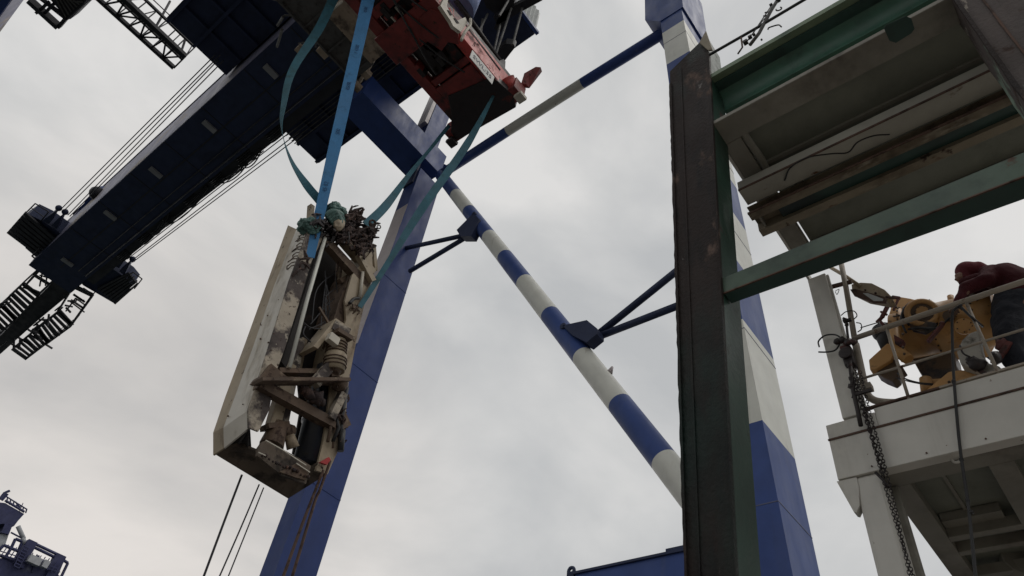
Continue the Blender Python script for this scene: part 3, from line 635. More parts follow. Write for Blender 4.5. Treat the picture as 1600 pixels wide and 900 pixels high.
# back plate with the sky slit above and gaps below
MB('hole').prism([U(*x, 'y', YF - .1) for x in ((489, 402), (503, 385), (536, 412), (553, 425), (544, 500), (520, 560), (508, 610), (500, 660), (490, 728), (458, 708), (470, 640), (466, 600), (462, 580), (450, 574), (445, 568))], (0, .05, 0)).build('back_plate', ld)
MB('hole').prism([n_(*x, .15) for x in ((497, 395), (507, 372), (498, 420), (476, 490), (462, 540), (447, 575), (440, 565))], (0, .5, 0)).build('inner_wall', ld)
MB('white').tube([n_(508, 372, -.05), n_(480, 468, -.05), n_(452, 575, -.05)], .042, 10).build('white_pipe', ld)
MB('beige').beam(n_(452, 570, .3), n_(425, 670, .3), .24, .18, (0, 1, 0)).beam(n_(474, 530, .5), n_(462, 590, .5), .14, .12, (0, 1, 0)).build('inner_post', ld)
MB('mill').beam(n_(462, 530, .35), n_(434, 665, .35), .34, .2, (0, 1, 0)).build('inner_post', ld)
mb = MB('rustbar')
for a, b in (((527, 410), (520, 500)), ((533, 412), (528, 520)), ((520, 470), (510, 530)), ((526, 470), (505, 545))): mb.tube([n_(*a, .6), n_(*b, .5)], .03, 6)
mb.build('thin_pipe', ld)
MB('rustbar').prism([n_(*x, .12) for x in ((549, 425), (562, 418), (551, 470), (541, 505), (521, 500), (530, 470))], (0, .7, 0)).build('side_web', ld)
MB('cream').tube([n_(567, 425, -.05), n_(562, 465, -.05)], .04, 8).build('thin_rod', ld)
# wires inside
mb = MB('rope')
for i in range(9):
    a = n_(random.uniform(505, 530), random.uniform(420, 470), .4); b = n_(random.uniform(480, 520), random.uniform(500, 545), .3)
    mb.tube(smooth([a, lerp(a, b, .5) + V((random.uniform(-.3, .3), 0, random.uniform(-.2, .2))), b]), .011, 4)
mb.tube(smooth([n_(474, 504, .1), n_(485, 512, .1), n_(500, 514, .1), n_(512, 516, .1)]), .016, 5)
mb.tube(smooth([n_(477, 510, .1), n_(474, 522, .1), n_(484, 533, .1), n_(491, 540, .1)]), .016, 5)
mb.build('loose_wire', ld)
# tray / gearbox and motor
MB('beige').prism([n_(*x, -.25) for x in ((525, 497), (551, 514), (546, 528), (520, 516), (497, 545), (490, 541))], (0, .5, 0)).build('tray', ld, .01)
MB('mill').prism([n_(*x, -.28) for x in ((525, 500), (549, 514), (542, 528), (519, 513))], (0, .03, 0)).build('tray_face', ld)
MB('rustbar').beam(n_(522, 518, -.3), n_(545, 532, -.3), .10, .3, (0, 1, 0)).build('tray_foot', ld)
m0, m1 = n_(527, 532, -.2), n_(522, 580, -.2)
mb = MB('beige', 'rustbar'); mb.tube([m0, lerp(m0, m1, .45), lerp(m0, m1, .5), m1], [.19, .21, .24, .22], 18)
for t in (.1, .2, .3, .4, .62, .72, .84): mb.tube([lerp(m0, m1, t), lerp(m0, m1, t + .03)], .235 if t < .5 else .255, 18, 1)
mb.build('motor', ld)
MB('cream').box(n_(521, 530, -.42) - V((.13, .05, .1)), n_(521, 530, -.42) + V((.13, .1, .1))).build('terminal_box', ld, .01)
lumpy(MB('rustbar').tube([n_(527, 566, -.2), n_(516, 586, -.2)], [.24, .17], 14).tube([n_(515, 580, -.1), n_(506, 592, -.1)], [.16, .1], 12).build('coupling', ld), .08, .03, 1)
# lower brackets
bar((402, 596), (540, 596), .07, .34, 'rustbar', 'bracket_rail', -.25)
bar((432, 581), (515, 583), .10, .25, 'rustbar', 'bracket_rail', .1)
MB('rustbar').prism([n_(*x, -.1) for x in ((424, 568), (448, 588), (436, 598), (404, 594), (418, 575))], (0, .3, 0)).build('bracket_box', ld)
bar((402, 600), (520, 664), .20, .22, 'rustbar', 'diagonal_arm', -.05)
bar((520, 664), (538, 655), .34, .25, 'rustbar', 'arm_end', .0)
bar((491, 600), (515, 572), .22, .16, 'mill', 'bracket_arm', -.2)
bar((516, 572), (520, 590), .2, .2, 'rustbar', 'bracket_arm', -.15)
MB('clay').ball(n_(482, 616, -.2), .13, jit=.4).ball(n_(494, 622, -.2), .16, jit=.4).ball(n_(476, 610, -.2), .1, jit=.4).ball(n_(503, 628, -.2), .1, jit=.4).build('muck_lump', ld)
cy0, cy1 = n_(512, 575, .3), n_(478, 725, .3)
mb = MB('cyl'); mb.tube([cy0, lerp(cy0, cy1, .55), lerp(cy0, cy1, .56), lerp(cy0, cy1, .60), lerp(cy0, cy1, .61), cy1], [.24, .25, .29, .29, .26, .26], 24)
mb.build('hydraulic_cylinder', ld)
MB('rustbar').tube([n_(437, 662, .3), n_(424, 697, .3)], [.17, .24], 16).tube([n_(432, 668, .3), n_(456, 676, .3)], .15, 14).beam(n_(413, 690, .3), n_(432, 700, .3), .1, .3, (0, 1, 0)).build('pivot', ld, .01)
MB('beige').tube([n_(452, 680, .2), n_(458, 700, .2)], [.10, .13], 12).build('bush', ld)
MB('rustbar').beam(n_(413, 668, .3), n_(446, 665, .3), .10, .3, (0, 1, 0)).build('pivot_plate', ld)
# lower shelf
MB('dirt').prism([n_(*x, -.02) for x in ((410, 690), (416, 688), (466, 715), (486, 728), (478, 756), (440, 742), (402, 712), (403, 700))], (0, .06, 0)).build('shelf_plate', ld)
MB('rustbar').prism([n_(*x, -.06) for x in ((437, 737), (463, 724), (483, 735), (477, 750), (462, 746))], (0, .05, 0)).build('patch_plate', ld)
mb = MB('cream')
for a, b in (((415, 688), (440, 702)), ((440, 702), (478, 727)), ((404, 707), (415, 712)), ((463, 724), (484, 738))): mb.beam(n_(*a, -.09), n_(*b, -.09), .02, .02)
mb.build('edge_bead', ld)
for i in range(14): MB('clay').ball(n_(410 + i * 5.5, 712 + i * 2.6 + random.uniform(-3, 3), -.08), random.uniform(.02, .05), jit=.3, n=6).build('crust', ld)
def clump(pts, name, nn, r0, m='clay', dr=(.35, 0, 1)):
    """a heap of short rusted rods and links lying mostly one way, knitted round a lumpy core"""
    mb = MB(m); dr = V(dr).normalized()
    for (px, py, sx, sy) in pts: mb.ball(n_(px, py, .1), .014 * min(sx, sy) * .9, jit=.3, n=9)
    for i in range(nn):
        px, py, sx, sy = random.choice(pts); a = random.gauss(0, .5), random.gauss(0, .5)
        q = n_(px + a[0] * sx, py + a[1] * sy, random.uniform(-.2, .3)); s = random.uniform(.5, 1.3) * r0
        d = (dr + V((random.gauss(0, .45), random.gauss(0, .45), random.gauss(0, .45)))).normalized()
        if random.random() < .75: mb.tube([q - d * s * 1.6, q + V((0, -.02, 0)), q + d * s * 1.6 + V((random.gauss(0, .02),) * 3)], [s * .30, s * .42, s * .22], 5)
        elif random.random() < .5: mb.ring(q, V((random.gauss(0, 1), random.gauss(0, 1), random.gauss(0, 1))), s * .8, s * .26, n=8, m=5)
        else: mb.ball(q, s * .55, jit=.35, n=6)
    return mb.build(name, ld)
# right lower assorted fittings
bar((535, 615), (516, 655), .16, .16, 'mill', 'link_arm', -.15)
lumpy(MB('rustbar').tube([n_(534, 590, -.2), n_(527, 612, -.2)], [.22, .17], 14).tube([n_(526, 604, -.3), n_(532, 606, .1)], .1, 10).build('knuckle', ld), .08, .03, 1)
MB('rustbar').prism([n_(*x, -.12) for x in ((526, 645), (546, 656), (544, 668), (530, 664))], (0, .25, 0)).build('side_lug', ld)
MB('hose').tube([n_(542, 605, -.1), n_(533, 655, -.1), n_(531, 700, -.1)], .05, 8).tube([n_(524, 650, -.15), n_(529, 668, -.15), n_(520, 690, -.1)], .04, 8).tube([n_(535, 672, -.1), n_(532, 705, -.1)], .07, 8).build('hose', ld)
MB('redbit').prism([n_(*x, -.12) for x in ((500, 722), (514, 714), (517, 718), (511, 726))], (0, .06, 0)).build('red_tab', ld)
clump([(533, 625, 9, 16), (530, 650, 8, 18), (534, 675, 6, 14)], 'corroded_fitting', 60, .07, 'clay', (-.2, 0, 1))
MB('rustbar').tube([n_(522, 640, -.12), n_(512, 690, -.12)], .035, 8).tube([n_(527, 640, -.1), n_(520, 700, -.1)], .025, 8).build('side_pipe', ld)
# rusty bolts and welds
mb = MB('rustbar')
for i in range(9):
    t = random.random(); q = lerp(lerp(AE[0], AE[4], t), lerp(BE[0], BE[4], t), random.random()); mb.ball(q - V((.02, 0, 0)), random.uniform(.012, .025), n=6)
mb.build('stud', ld)
# chain clumps on top
clump([(548, 345, 14, 14), (556, 338, 10, 12), (545, 362, 18, 12), (555, 372, 18, 12), (538, 370, 16, 12)], 'chain_clump', 230, .10)
clump([(575, 365, 12, 12), (570, 378, 14, 12), (578, 358, 10, 8), (566, 390, 14, 8)], 'chain_clump', 190, .095)
clump([(515, 355, 22, 14), (520, 368, 22, 10), (500, 350, 12, 14), (530, 350, 14, 14)], 'shackle_clump', 130, .10, 'greasy')
lumpy(MB('beige').ball(n_(530, 350, -.2), .19, sc=(.75, .6, 1.25), jit=.1).build('rag', ld), .1, .09)
clump([(473, 413, 10, 8), (468, 422, 10, 8), (478, 405, 6, 6)], 'shackle', 26, .075)
clump([(555, 484, 8, 7), (550, 478, 8, 6), (558, 490, 5, 5)], 'shackle', 22, .07, 'rustbar')
MB('hose').tube(smooth([n_(546, 474, -.1), n_(553, 467, -.1), n_(561, 466, -.1)]), .04, 6).build('hook', ld)

# folded green sheets lying on top
def sheet(name, c, d, r, sc, lab, seed):
    random.seed(seed); mb = MB('bag'); mb.ball(n_(*c, d), r, sc=sc, n=18, jit=.10); o = mb.build(name); 
    lumpy(o, .13, .16, 3)
    return tag(o, lab, 'sheet')
sheet('folded_sheet', (484, 357), .05, .27, (1.1, .9, .85), 'round green folded plastic sheet tucked behind the broad blue sling', 3)
sheet('folded_sheet', (526, 330), .0, .24, (1.15, .9, .75), 'crumpled dark green plastic sheet tied over the rusty chains on top of the hanging frame', 5)
mb = MB('bag')
for i in range(5): mb.tube(smooth([n_(508 + i * 3, 338 + i * 4, -.1), n_(520 + i * 3, 330 + i * 3, -.22), n_(532, 334 + i * 4, -.22), n_(536, 342 + i * 2, -.1)]), [.07] * 19, 6)
tag(mb.build('tarpaulin_strip'), 'twisted dark green strips knotted beside the chain heap', 'tarpaulin')
random.seed(11)

# ------------------------------------------------------------------ slings
def ribbon(pts, wid, dirs, m, name, label, cat='lifting sling', th=.012, k=8):
    n = len(pts); P = smooth(pts, k); Q = []
    for i in range(len(P)):
        t = i / (len(P) - 1) * (n - 1); j = min(int(t), n - 2); f = t - j
        d = lerp(dirs[j], dirs[j + 1], f).normalized(); w = wid[j] + (wid[j + 1] - wid[j]) * f
        Q.append((P[i], d, w))
    mb = MB(m); vs = []
    for i, (p, d, w) in enumerate(Q):
        tg = (P[min(i + 1, len(P) - 1)] - P[max(i - 1, 0)]).normalized(); nn = tg.cross(d).normalized() * th / 2
        vs += [p - d * w / 2 - nn, p + d * w / 2 - nn, p + d * w / 2 + nn, p - d * w / 2 + nn]
    fs = []
    for i in range(len(Q) - 1):
        for q in range(4): fs.append([i * 4 + q, i * 4 + (q + 1) % 4, i * 4 + 4 + (q + 1) % 4, i * 4 + 4 + q])
    fs += [[3, 2, 1, 0], [len(vs) - 4, len(vs) - 3, len(vs) - 2, len(vs) - 1]]
    mb.add(vs, fs, 0, False)
    return tag(mb.build(name), label, cat)
def perp(p, q):      # unit vector across the strap, square to the strap run and roughly square to the sight from the deck below
    return (V(q) - V(p)).cross(V(p)).normalized()
a, b = U(580, -22, 'z', 22.0), n_(484, 402, -.05)
d = perp(a, b)
sl1 = ribbon([a, lerp(a, b, .33), lerp(a, b, .66), b], [.40, .34, .31, .21], [d] * 4, 'slingb', 'webbing_sling', 'bright blue broad webbing sling running straight up from the near rim of the frame')
mid = [lerp(a, b, t) for t in (.12, .30, .45, .62, .8)]
sdir = (b - a).normalized(); nr = -(sdir.cross(d)).normalized()
if nr.dot(mid[0]) > 0: nr = -nr
for q, s in zip(mid, ('4500', '1 4200', '4500L', '500', '45 02')):
    text(s, q + nr * .012, -sdir, nr, .15, 'printink', 'printed_mark', sl1, .001)
pts = [U(528, -18, 'z', 22.0), U(500, 42, 'y', 12.4), U(458, 108, 'y', 12.2), U(443, 165, 'y', 12.0), U(441, 205, 'y', 11.9), U(455, 250, 'y', 11.8), U(480, 290, 'y', 11.6), U(503, 318, 'y', 11.45), n_(520, 345, 0)]
D = [perp(pts[i], pts[min(i + 1, 8)] if i < 8 else pts[i] + V((0, 0, -1))) for i in range(9)]
tw = [0, 0, .1, .55, 1.35, 1.9, 2.6, 3.0, 3.1]
wd = []
for i in range(9):
    t = (pts[min(i + 1, 8)] - pts[max(i - 1, 0)]).normalized(); wd.append(Matrix.Rotation(tw[i], 3, t) @ D[i])
ribbon(pts, [.30, .27, .21, .16, .16, .19, .22, .22, .18], wd, 'slingt', 'webbing_sling', 'slack dull teal sling curving out in a twisted loop to the heap of chains')
a, b = U(772, 148, 'z', 22.0), n_(562, 480, -.1)
ribbon([a, U(730, 225, 'y', 10.7), U(660, 325, 'y', 11.05), U(608, 408, 'y', 11.2), b], [.09, .25, .24, .15, .12], [perp(a, b)] * 5, 'slingt', 'webbing_sling', 'long teal sling slanting from the red spreader end to a shackle on the frame')
a, b = U(702, 196, 'z', 22.0), n_(572, 352, 0)
ribbon([a, U(668, 238, 'y', 12.2), U(640, 272, 'y', 12.0), U(604, 320, 'y', 11.7), b], [.14, .11, .14, .24, .25], [perp(a, b)] * 5, 'slingt', 'webbing_sling', 'short blue-green sling dropping behind to the second rusty chain clump')
# tag lines
def line(pts, r, name, lab, cat='rope', grp=None, m='rope', n=6): return tag(MB(m).tube(smooth(pts), r, n).build(name), lab, cat, grp)
line([f_(378, 742), lerp(f_(378, 742), U(318, 900, 'y', 12.4), .5), U(300, 950, 'y', 12.4)], .022, 'tag_line', 'dark tag line farthest from the blue leg, tied under the white corner of the frame')
line([f_(405, 757), U(374, 830, 'y', 12.4), U(330, 930, 'y', 12.4)], .015, 'tag_line', 'thin dark tag line in the middle of three under the frame')
line([f_(412, 762), U(385, 830, 'y', 12.4), U(345, 930, 'y', 12.4)], .013, 'tag_line', 'thin dark tag line of the three that is next to the blue crane leg')
line([n_(505, 735), U(472, 820, 'y', 11.4), U(432, 930, 'y', 11.4)], .03, 'tag_line', 'brown cord trailing across the blue leg, nearer the three thin lines', m='brown')
line([n_(516, 720), n_(500, 765), U(490, 790, 'y', 11.4), U(448, 930, 'y', 11.4)], .03, 'tag_line', 'brown cord trailing across the blue leg from the red tab', m='brown')

# ------------------------------------------------------------------ blue steel box low behind the green post
bb = thing('blue_steel_box', (10.2, 5.5, 3), 'dark blue steel box with a lifting eye at its end, beside the green post', 'steel box')
p, q = U(899, 898, 'x', 9.0), U(1085, 862, 'x', 9.0)
MB('blue').box((9.0, 4.15, 2.0), (10.2, p.y, p.z)).build('body', bb)
MB('blued').box((8.96, 4.13, p.z), (10.22, p.y + .03, p.z + .04)).build('rim', bb)
e_ = V((9.02, p.y + .10, p.z + .02)); 
MB('blued').beam(e_ - V((0, 0, .3)), e_ + V((0, 0, .05)), .14, .05, (1, 0, 0)).ring(e_ + V((0, 0, .07)), (1, 0, 0), .055, .03, n=16).build('lifting_eye', bb)
MB('blued').box((8.97, 5.0, p.z + .041), (9.3, 4.2, p.z + .09)).build('rim_step', bb)

# ------------------------------------------------------------------ distant crane low in the corner
dc = thing('distant_crane', (-10, 120, -9), 'small blue crane far away, low in the corner, with a railed tower top', 'crane')
def Dy(x, y, d=0): return U(x, y, 'y', 120 + d)
MB('far').prism([Dy(*x) for x in ((-8, 784), (8, 786), (38, 803), (28, 814), (22, 822), (6, 818), (-8, 820))], (0, 4, 0)).build('tower_platform', dc)
MB('far', 'farw').prism([Dy(*x) for x in ((8, 818), (20, 820), (14, 835), (2, 832))], (0, 3, 0)).prism([Dy(*x, .5) for x in ((4, 833), (14, 834), (8, 852), (-6, 870), (-6, 840))], (0, 3, 0), 1).build('tower_mast', dc)
mb = MB('far')
for a, b, r in (((0, 780), (8, 770), .25), ((8, 770), (15, 767), .2), ((3, 782), (12, 772), .15), ((8, 782), (38, 800), .18), ((10, 776), (42, 796), .1), ((30, 800), (36, 786), .06), ((24, 784), (34, 798), .1)): mb.tube([Dy(*a), Dy(*b)], r, 5)
for i in range(7): mb.tube([Dy(10 + i * 5, 786 + i * 2.6), Dy(12 + i * 5, 777 + i * 3)], .1, 5)
mb.build('top_rail', dc)
MB('far', 'farw').tube([Dy(17, 832), Dy(36, 842)], .12, 5).tube([Dy(28, 822), Dy(37, 842)], .3, 6, 1).tube([Dy(36, 840), Dy(38, 850)], .3, 6, 1).build('stay', dc)
MB('far').prism([Dy(*x) for x in ((-8, 872), (20, 872), (62, 882), (94, 900), (94, 960), (-8, 960))], (0, 6, 0)).build('lower_deck', dc)
for x0, y0_ in ((48, 842), (93, 864)):
    MB('far').prism([Dy(x0 - 6, y0_ + 4, -.5), Dy(x0 - 2, y0_, -.5), Dy(x0 + 11, y0_ + 6, -.5), Dy(x0 + 7, y0_ + 14, -.5), Dy(x0 - 12, y0_ + 46, -.5), Dy(x0 - 24, y0_ + 42, -.5)], (0, 1.2, 0)).build('sheave_tower', dc)
mb = MB('far')
for a, b in (((55, 850), (93, 868)), ((55, 856), (88, 872)), ((50, 872), (80, 884)), ((0, 858), (6, 852)), ((6, 852), (30, 862)), ((17, 857), (24, 842)), ((24, 842), (48, 852)), ((10, 868), (17, 857)), ((28, 862), (34, 848)),
             ((100, 876), (106, 880)), ((106, 880), (94, 905)), ((98, 876), (88, 900)), ((0, 868), (30, 880)), ((30, 862), (20, 880)), ((60, 868), (50, 895)), ((50, 850), (40, 880))):
    mb.tube([Dy(*a), Dy(*b)], .22, 5)
mb.build('frame_rail', dc)
mb = MB('farw')
for a, b in (((44, 872), (62, 880)), ((66, 880), (74, 884))): mb.beam(Dy(*a, -1), Dy(*b, -1), 1.0, 1.0)
mb.build('pale_winch', dc)

mb = MB('far')
for i in range(14):
    a_ = Dy(2 + i * 6.5, 868 + i * 2.1, -.8); mb.tube([a_, a_ + V((0, 0, 1.6))], .08, 4)
mb.tube([Dy(0, 866, -.8), Dy(94, 894, -.8)], .08, 4).tube([Dy(0, 861, -.8), Dy(92, 889, -.8)], .08, 4).build('deck_rail', dc)
mb = MB('far')
for i in range(8): mb.tube([Dy(22 + i * 2.2, 884 - i * 4.5, -.9), Dy(30 + i * 2.2, 888 - i * 4.5, -.9)], .1, 4)
mb.tube([Dy(22, 884, -.9), Dy(38, 851, -.9)], .08, 4).tube([Dy(30, 888, -.9), Dy(46, 855, -.9)], .08, 4).build('stair', dc)
# ------------------------------------------------------------------ near green steel frame
XP = 3.69
gf = thing('green_steel_frame', (3.85, .5, -1.7), 'heavy green and rust-brown steel frame of posts and crossbeams close overhead', 'steel frame')
def P_(px, py, x=XP): return U(px, py, 'x', x)
def npost(bl, bc, br, tl, tc_, trr, z0, z1, mats, name, bev=.012):
    """post from three visible vertical edges (left, corner, right) at a low and a high place"""
    def sec(l, c, r):
        L_, C_ = P_(*l), P_(*c); rx = U(*r, 'y', C_.y).x; return C_.z, [L_.y, C_.y, rx]
    (za, a), (zb_, b) = sec(bl, bc, br), sec(tl, tc_, trr)
    def at(z):
        t = (z - za) / (zb_ - za); yL, yC, xR = [a[i] + (b[i] - a[i]) * t for i in range(3)]
        return [V((XP, yL, z)), V((XP, yC, z)), V((xR, yC, z)), V((xR, yL, z))]
    return at
at1 = npost((1072, 900), (1150, 900), (1197, 900), (1046, 110), (1108, 90), (1127, 130), 0, 0, None, '')
zt1 = P_(1046, 112).z
def subpost(at, z0, z1, y0f, y1f, dx0, dx1, m, name, parent, n=40, jag=0.0, slope=None, bev=0):
    """a slab of the post between fractions of its width (0 = +Y edge, 1 = -Y edge) and depths dx"""
    mb = MB(*m); rings = []
    for i in range(n + 1):
        z = z0 + (z1 - z0) * i / n; s = at(z); w = s[1].y - s[0].y
        j0 = random.uniform(-jag, jag)
        ya = s[0].y + w * y0f + j0; yb_ = s[0].y + w * y1f
        r = [V((XP + dx0, ya, z)), V((XP + dx0, yb_, z)), V((XP + dx1, yb_, z)), V((XP + dx1, ya, z))]
        if slope and i == n: r[1].z += slope; r[2].z += slope
        rings.append(r)
    for i in range(n):
        a, b = rings[i], rings[i + 1]
        for k in range(4): mb.add([a[k], a[(k + 1) % 4], b[(k + 1) % 4], b[k]], [[0, 1, 2, 3]], 1 if (k == 1 and len(m) > 1) else 0)
    mb.add(rings[0], [[3, 2, 1, 0]]); mb.add(rings[-1], [[0, 1, 2, 3]])
    o = mb.build(name, parent)
    bm = bmesh.new(); bm.from_mesh(o.data); bmesh.ops.remove_doubles(bm, verts=bm.verts, dist=1e-4); bmesh.ops.recalc_face_normals(bm, faces=bm.faces); bm.to_mesh(o.data); bm.free()
    return o
dR = .34
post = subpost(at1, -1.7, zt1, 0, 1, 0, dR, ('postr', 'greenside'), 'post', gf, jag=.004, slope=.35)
subpost(at1, -1.7, zt1 - .35, -.01, .05, -.022, .0, ('postr',), 'edge_strip', post, n=140, jag=.004)
subpost(at1, -1.7, zt1 - .1, .27, .31, -.010, .0, ('postr',), 'weld_seam', post, n=60, jag=.004)
subpost(at1, -1.7, zt1 - .1, .985, 1.010, -.010, .03, ('postr',), 'weld_seam', post, n=140, jag=.003)
mb = MB('chan'); q = at1(zt1)
mb.prism([(XP - .03, q[1].y + .09, zt1 + .22), (XP - .03, q[1].y - .01, zt1 + .42), (XP - .03, q[1].y - .05, zt1 - .15), (XP - .03, q[1].y + .0, zt1 - .1)], (.02, 0, 0)).build('top_tab', gf)
# post 2, scraped, nearer the corner
def at2(z):
    a, b = P_(1600, 160), P_(1500, 16); t = (z - a.z) / (b.z - a.z); y = a.y + (b.y - a.y) * t
    return [V((XP - .02, y, z)), V((XP - .02, y - .42, z)), V((XP + .36, y - .42, z)), V((XP + .36, y, z))]
p2 = subpost(at2, -1.7, 8.6, 0, 1, -.02, .36, ('scrape', 'green'), 'post', gf, jag=.005)
subpost(at2, -1.7, 8.6, -.01, .06, -.05, -.02, ('postr',), 'edge_strip', p2, jag=.005)
subpost(at2, -1.7, 8.6, .36, .40, -.032, -.02, ('brown',), 'weld_seam', p2, jag=.004)
# upper crossbeam: face, deep underside, teal lip
yE = P_(1108, 110).y + .02
a1, a2 = P_(1100, 116), P_(1312, 0); zA = (a1.z + a2.z) / 2
z_top = zA; z_mid = (P_(1140, 101).z + P_(1299, 11).z) / 2
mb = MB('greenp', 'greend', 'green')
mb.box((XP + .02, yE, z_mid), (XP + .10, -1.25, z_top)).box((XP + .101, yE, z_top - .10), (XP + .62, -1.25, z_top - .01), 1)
N_ = 12; prof = []; xl_ = XP + .34; zl_ = (P_(1124, 176, xl_).z + P_(1452, 0, xl_).z) / 2
for i in range(N_ + 1):
    t = i / N_ * math.pi / 2; prof.append((XP + .101 + (xl_ - XP - .101) * math.sin(t), z_mid + .01 - (z_mid + .01 - zl_) * (1 - math.cos(t))))
vs = []
for (x, z) in prof: vs += [V((x, yE, z)), V((x, -1.25, z))]
n0 = len(vs); vs += [p + V((.02, 0, .02)) for p in vs]
mb.add(vs, [[2 * i, 2 * i + 1, 2 * i + 3, 2 * i + 2] for i in range(N_)] + [[n0 + 2 * i, n0 + 2 * i + 2, n0 + 2 * i + 3, n0 + 2 * i + 1] for i in range(N_)], 2, True)
mb.build('crossbeam', gf)
MB('green').box((xl_ - .012, yE, zl_ - .03), (xl_ + .16, -1.25, zl_ - .001)).build('crossbeam_lip', gf, .004)
zl, zh = P_(1130, 453).z, P_(1128, 430).z
x2 = U(1135, 478, 'z', zl).x
def sec2(px, yt, ym, yb2):
    p_ = P_(px, yt); m_ = P_(px, ym); return p_.y, p_.z, m_.z, U(px, yb2, 'z', m_.z).x
sa, sb = sec2(1131, 429, 454, 479), sec2(1600, 232, 271, 312)
def at_y(y): t = (y - sa[0]) / (sb[0] - sa[0]); return [sa[i] + (sb[i] - sa[i]) * t for i in (1, 2, 3)]
yA_, yB_ = sa[0] + .03, -1.2
(ta, ba, xa), (tb, bb_, xb) = at_y(yA_), at_y(yB_)
c8 = [(XP + .03, yA_, ba), (xa, yA_, ba), (xa, yA_, ta), (XP + .03, yA_, ta), (XP + .03, yB_, bb_), (xb, yB_, bb_), (xb, yB_, tb), (XP + .03, yB_, tb)]
MB('greenshade', 'greend').add(c8, [[0, 3, 2, 1], [4, 5, 6, 7], [0, 4, 7, 3], [3, 7, 6, 2], [1, 2, 6, 5]]).add(c8, [[0, 1, 5, 4]], 1).build('crossbeam', gf)  # underside face gets a darker green as painted shade
MB('brown').beam((XP + .027, yA_, ba), (XP + .027, yB_, bb_), .012, .012).build('weld_seam', gf)

# hydraulic pipe, hose and clamps lying over the upper crossbeam
hp = thing('hydraulic_pipe', (3.8, .6, zA + .1), 'thin dark pipe running just above the upper green crossbeam', 'pipe')
MB('hose').tube([P_(1108, 86), P_(1180, 45), P_(1320, -38), P_(1420, -95)], .017, 10).build('pipe_run', hp)
MB('brown').tube([P_(1158, 58), P_(1160, 74), P_(1153, 84)], .010, 6).build('pipe_bracket', hp)
hh = thing('hose_bundle', (3.8, .5, zA), 'bundle of grey hoses and clamps climbing steeply over the top pipe', 'hoses')
MB('grate').tube([P_(1172, 70), P_(1186, 52), P_(1204, 18), P_(1222, -12)], .020, 10).build('grey_hose', hh)
MB('hose').tube([P_(1166, 66), P_(1178, 50), P_(1206, 8)], .008, 6).tube([P_(1172, 58), P_(1184, 42), P_(1212, 8), P_(1216, -10)], .006, 6).build('black_hose', hh)
mb = MB('greasy')
for px, py, s in ((1165, 66, .05), (1172, 58, .04), (1178, 54, .03), (1205, 8, .035), (1216, 0, .045), (1190, 62, .02)): MB('greasy').box(P_(px, py) - V((s, s, s)) * .5, P_(px, py) + V((s, s, s)) * .5).build('clamp', hh, .004)
mb.ring(P_(1197, 22), (1, .2, .1), .035, .009, n=14, a0=.5, a1=5); mb.ring(P_(1217, 14), (1, .2, .1), .03, .008, n=14, a0=1.5, a1=6)
mb.build('hook_ring', hh)
hk = tag(MB('hose').tube(smooth([P_(1200, 46), P_(1202, 43), P_(1216, 39), P_(1221, 42)]), .008, 6).build('hook'), 'small black bent rod hook lying on the edge of the green crossbeam', 'hook')

# ------------------------------------------------------------------ vessel superstructure
sh = thing('vessel_superstructure', (6.4, 0, -1.7), 'off-white vessel superstructure with an overhanging upper platform, column and lower deck', 'ship structure')
ZU = 6.6; XD = 6.2; YW = 1.45
zR = ZU + .16
XU = U(1300, 424, 'z', ZU).x - .12; print('XU', XU)
# upper platform: frame and recessed plating
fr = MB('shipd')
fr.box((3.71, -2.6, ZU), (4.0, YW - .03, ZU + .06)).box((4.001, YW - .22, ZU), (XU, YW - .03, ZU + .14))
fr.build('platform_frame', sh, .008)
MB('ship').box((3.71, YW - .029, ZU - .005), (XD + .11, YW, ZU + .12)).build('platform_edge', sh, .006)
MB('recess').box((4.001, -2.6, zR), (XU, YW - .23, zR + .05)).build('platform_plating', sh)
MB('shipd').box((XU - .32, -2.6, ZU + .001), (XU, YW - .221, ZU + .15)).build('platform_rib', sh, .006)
MB('shipd').box((4.50, -2.6, zR - .04), (4.54, YW - .23, zR - .001)).build('platform_rib', sh)
MB('shipd').tube(smooth([U(1158, 203, 'z', ZU + .05), U(1172, 224, 'z', ZU + .03), U(1190, 250, 'z', ZU + .03), U(1204, 280, 'z', ZU + .03)]), .04, 12).build('drain_pipe', sh)
MB('greend').prism([U(*x, 'z', ZU - .004) for x in ((1381, 44), (1385, 39), (1415, 25), (1424, 29), (1429, 45), (1424, 52), (1400, 67), (1390, 64))], (0, 0, .003)).build('dark_patch', sh)
# two rusty channels slung under the platform
zCh = ZU - .24
A = U(1168, 320, 'z', zCh); B = U(1184, 348, 'z', zCh)
ch = thing('slung_channel_rail', (4.7, 0, zCh), 'pair of beige rusting channel rails slung under the upper platform, ends sticking out', 'channel rail')
e0 = U(1160, 296, 'z', zCh); y_end = A.y
mb = MB('chanpale'); x0 = e0.x
mb.box((x0, -2.6, zCh + .0), (x0 + .22, y_end, zCh + .02)).box((x0, -2.6, zCh + .021), (x0 + .02, y_end, zCh + .16)).box((x0 + .20, -2.6, zCh + .021), (x0 + .22, y_end, zCh + .20))
mb.build('upper_channel', ch, .003)
xq = A.x + .05
mb = MB('chan'); mb.box((xq, -2.6, zCh - .10), (xq + .10, y_end + .03, zCh - .08)).box((xq + .085, -2.6, zCh - .079), (xq + .10, y_end + .03, zCh + .02)).box((xq + .26, -2.6, zCh - .10), (xq + .36, y_end + .03, zCh - .08)).box((xq + .26, -2.6, zCh - .079), (xq + .275, y_end + .03, zCh + .02))
mb.box((xq - .0, -2.6, zCh + .021), (xq + .36, y_end + .03, zCh + .035)); mb.build('lower_channel', ch, .003)
MB('greend').box((xq + .101, -2.6, zCh - .05), (xq + .259, y_end - .25, zCh - .03)).build('slot_filling', ch)
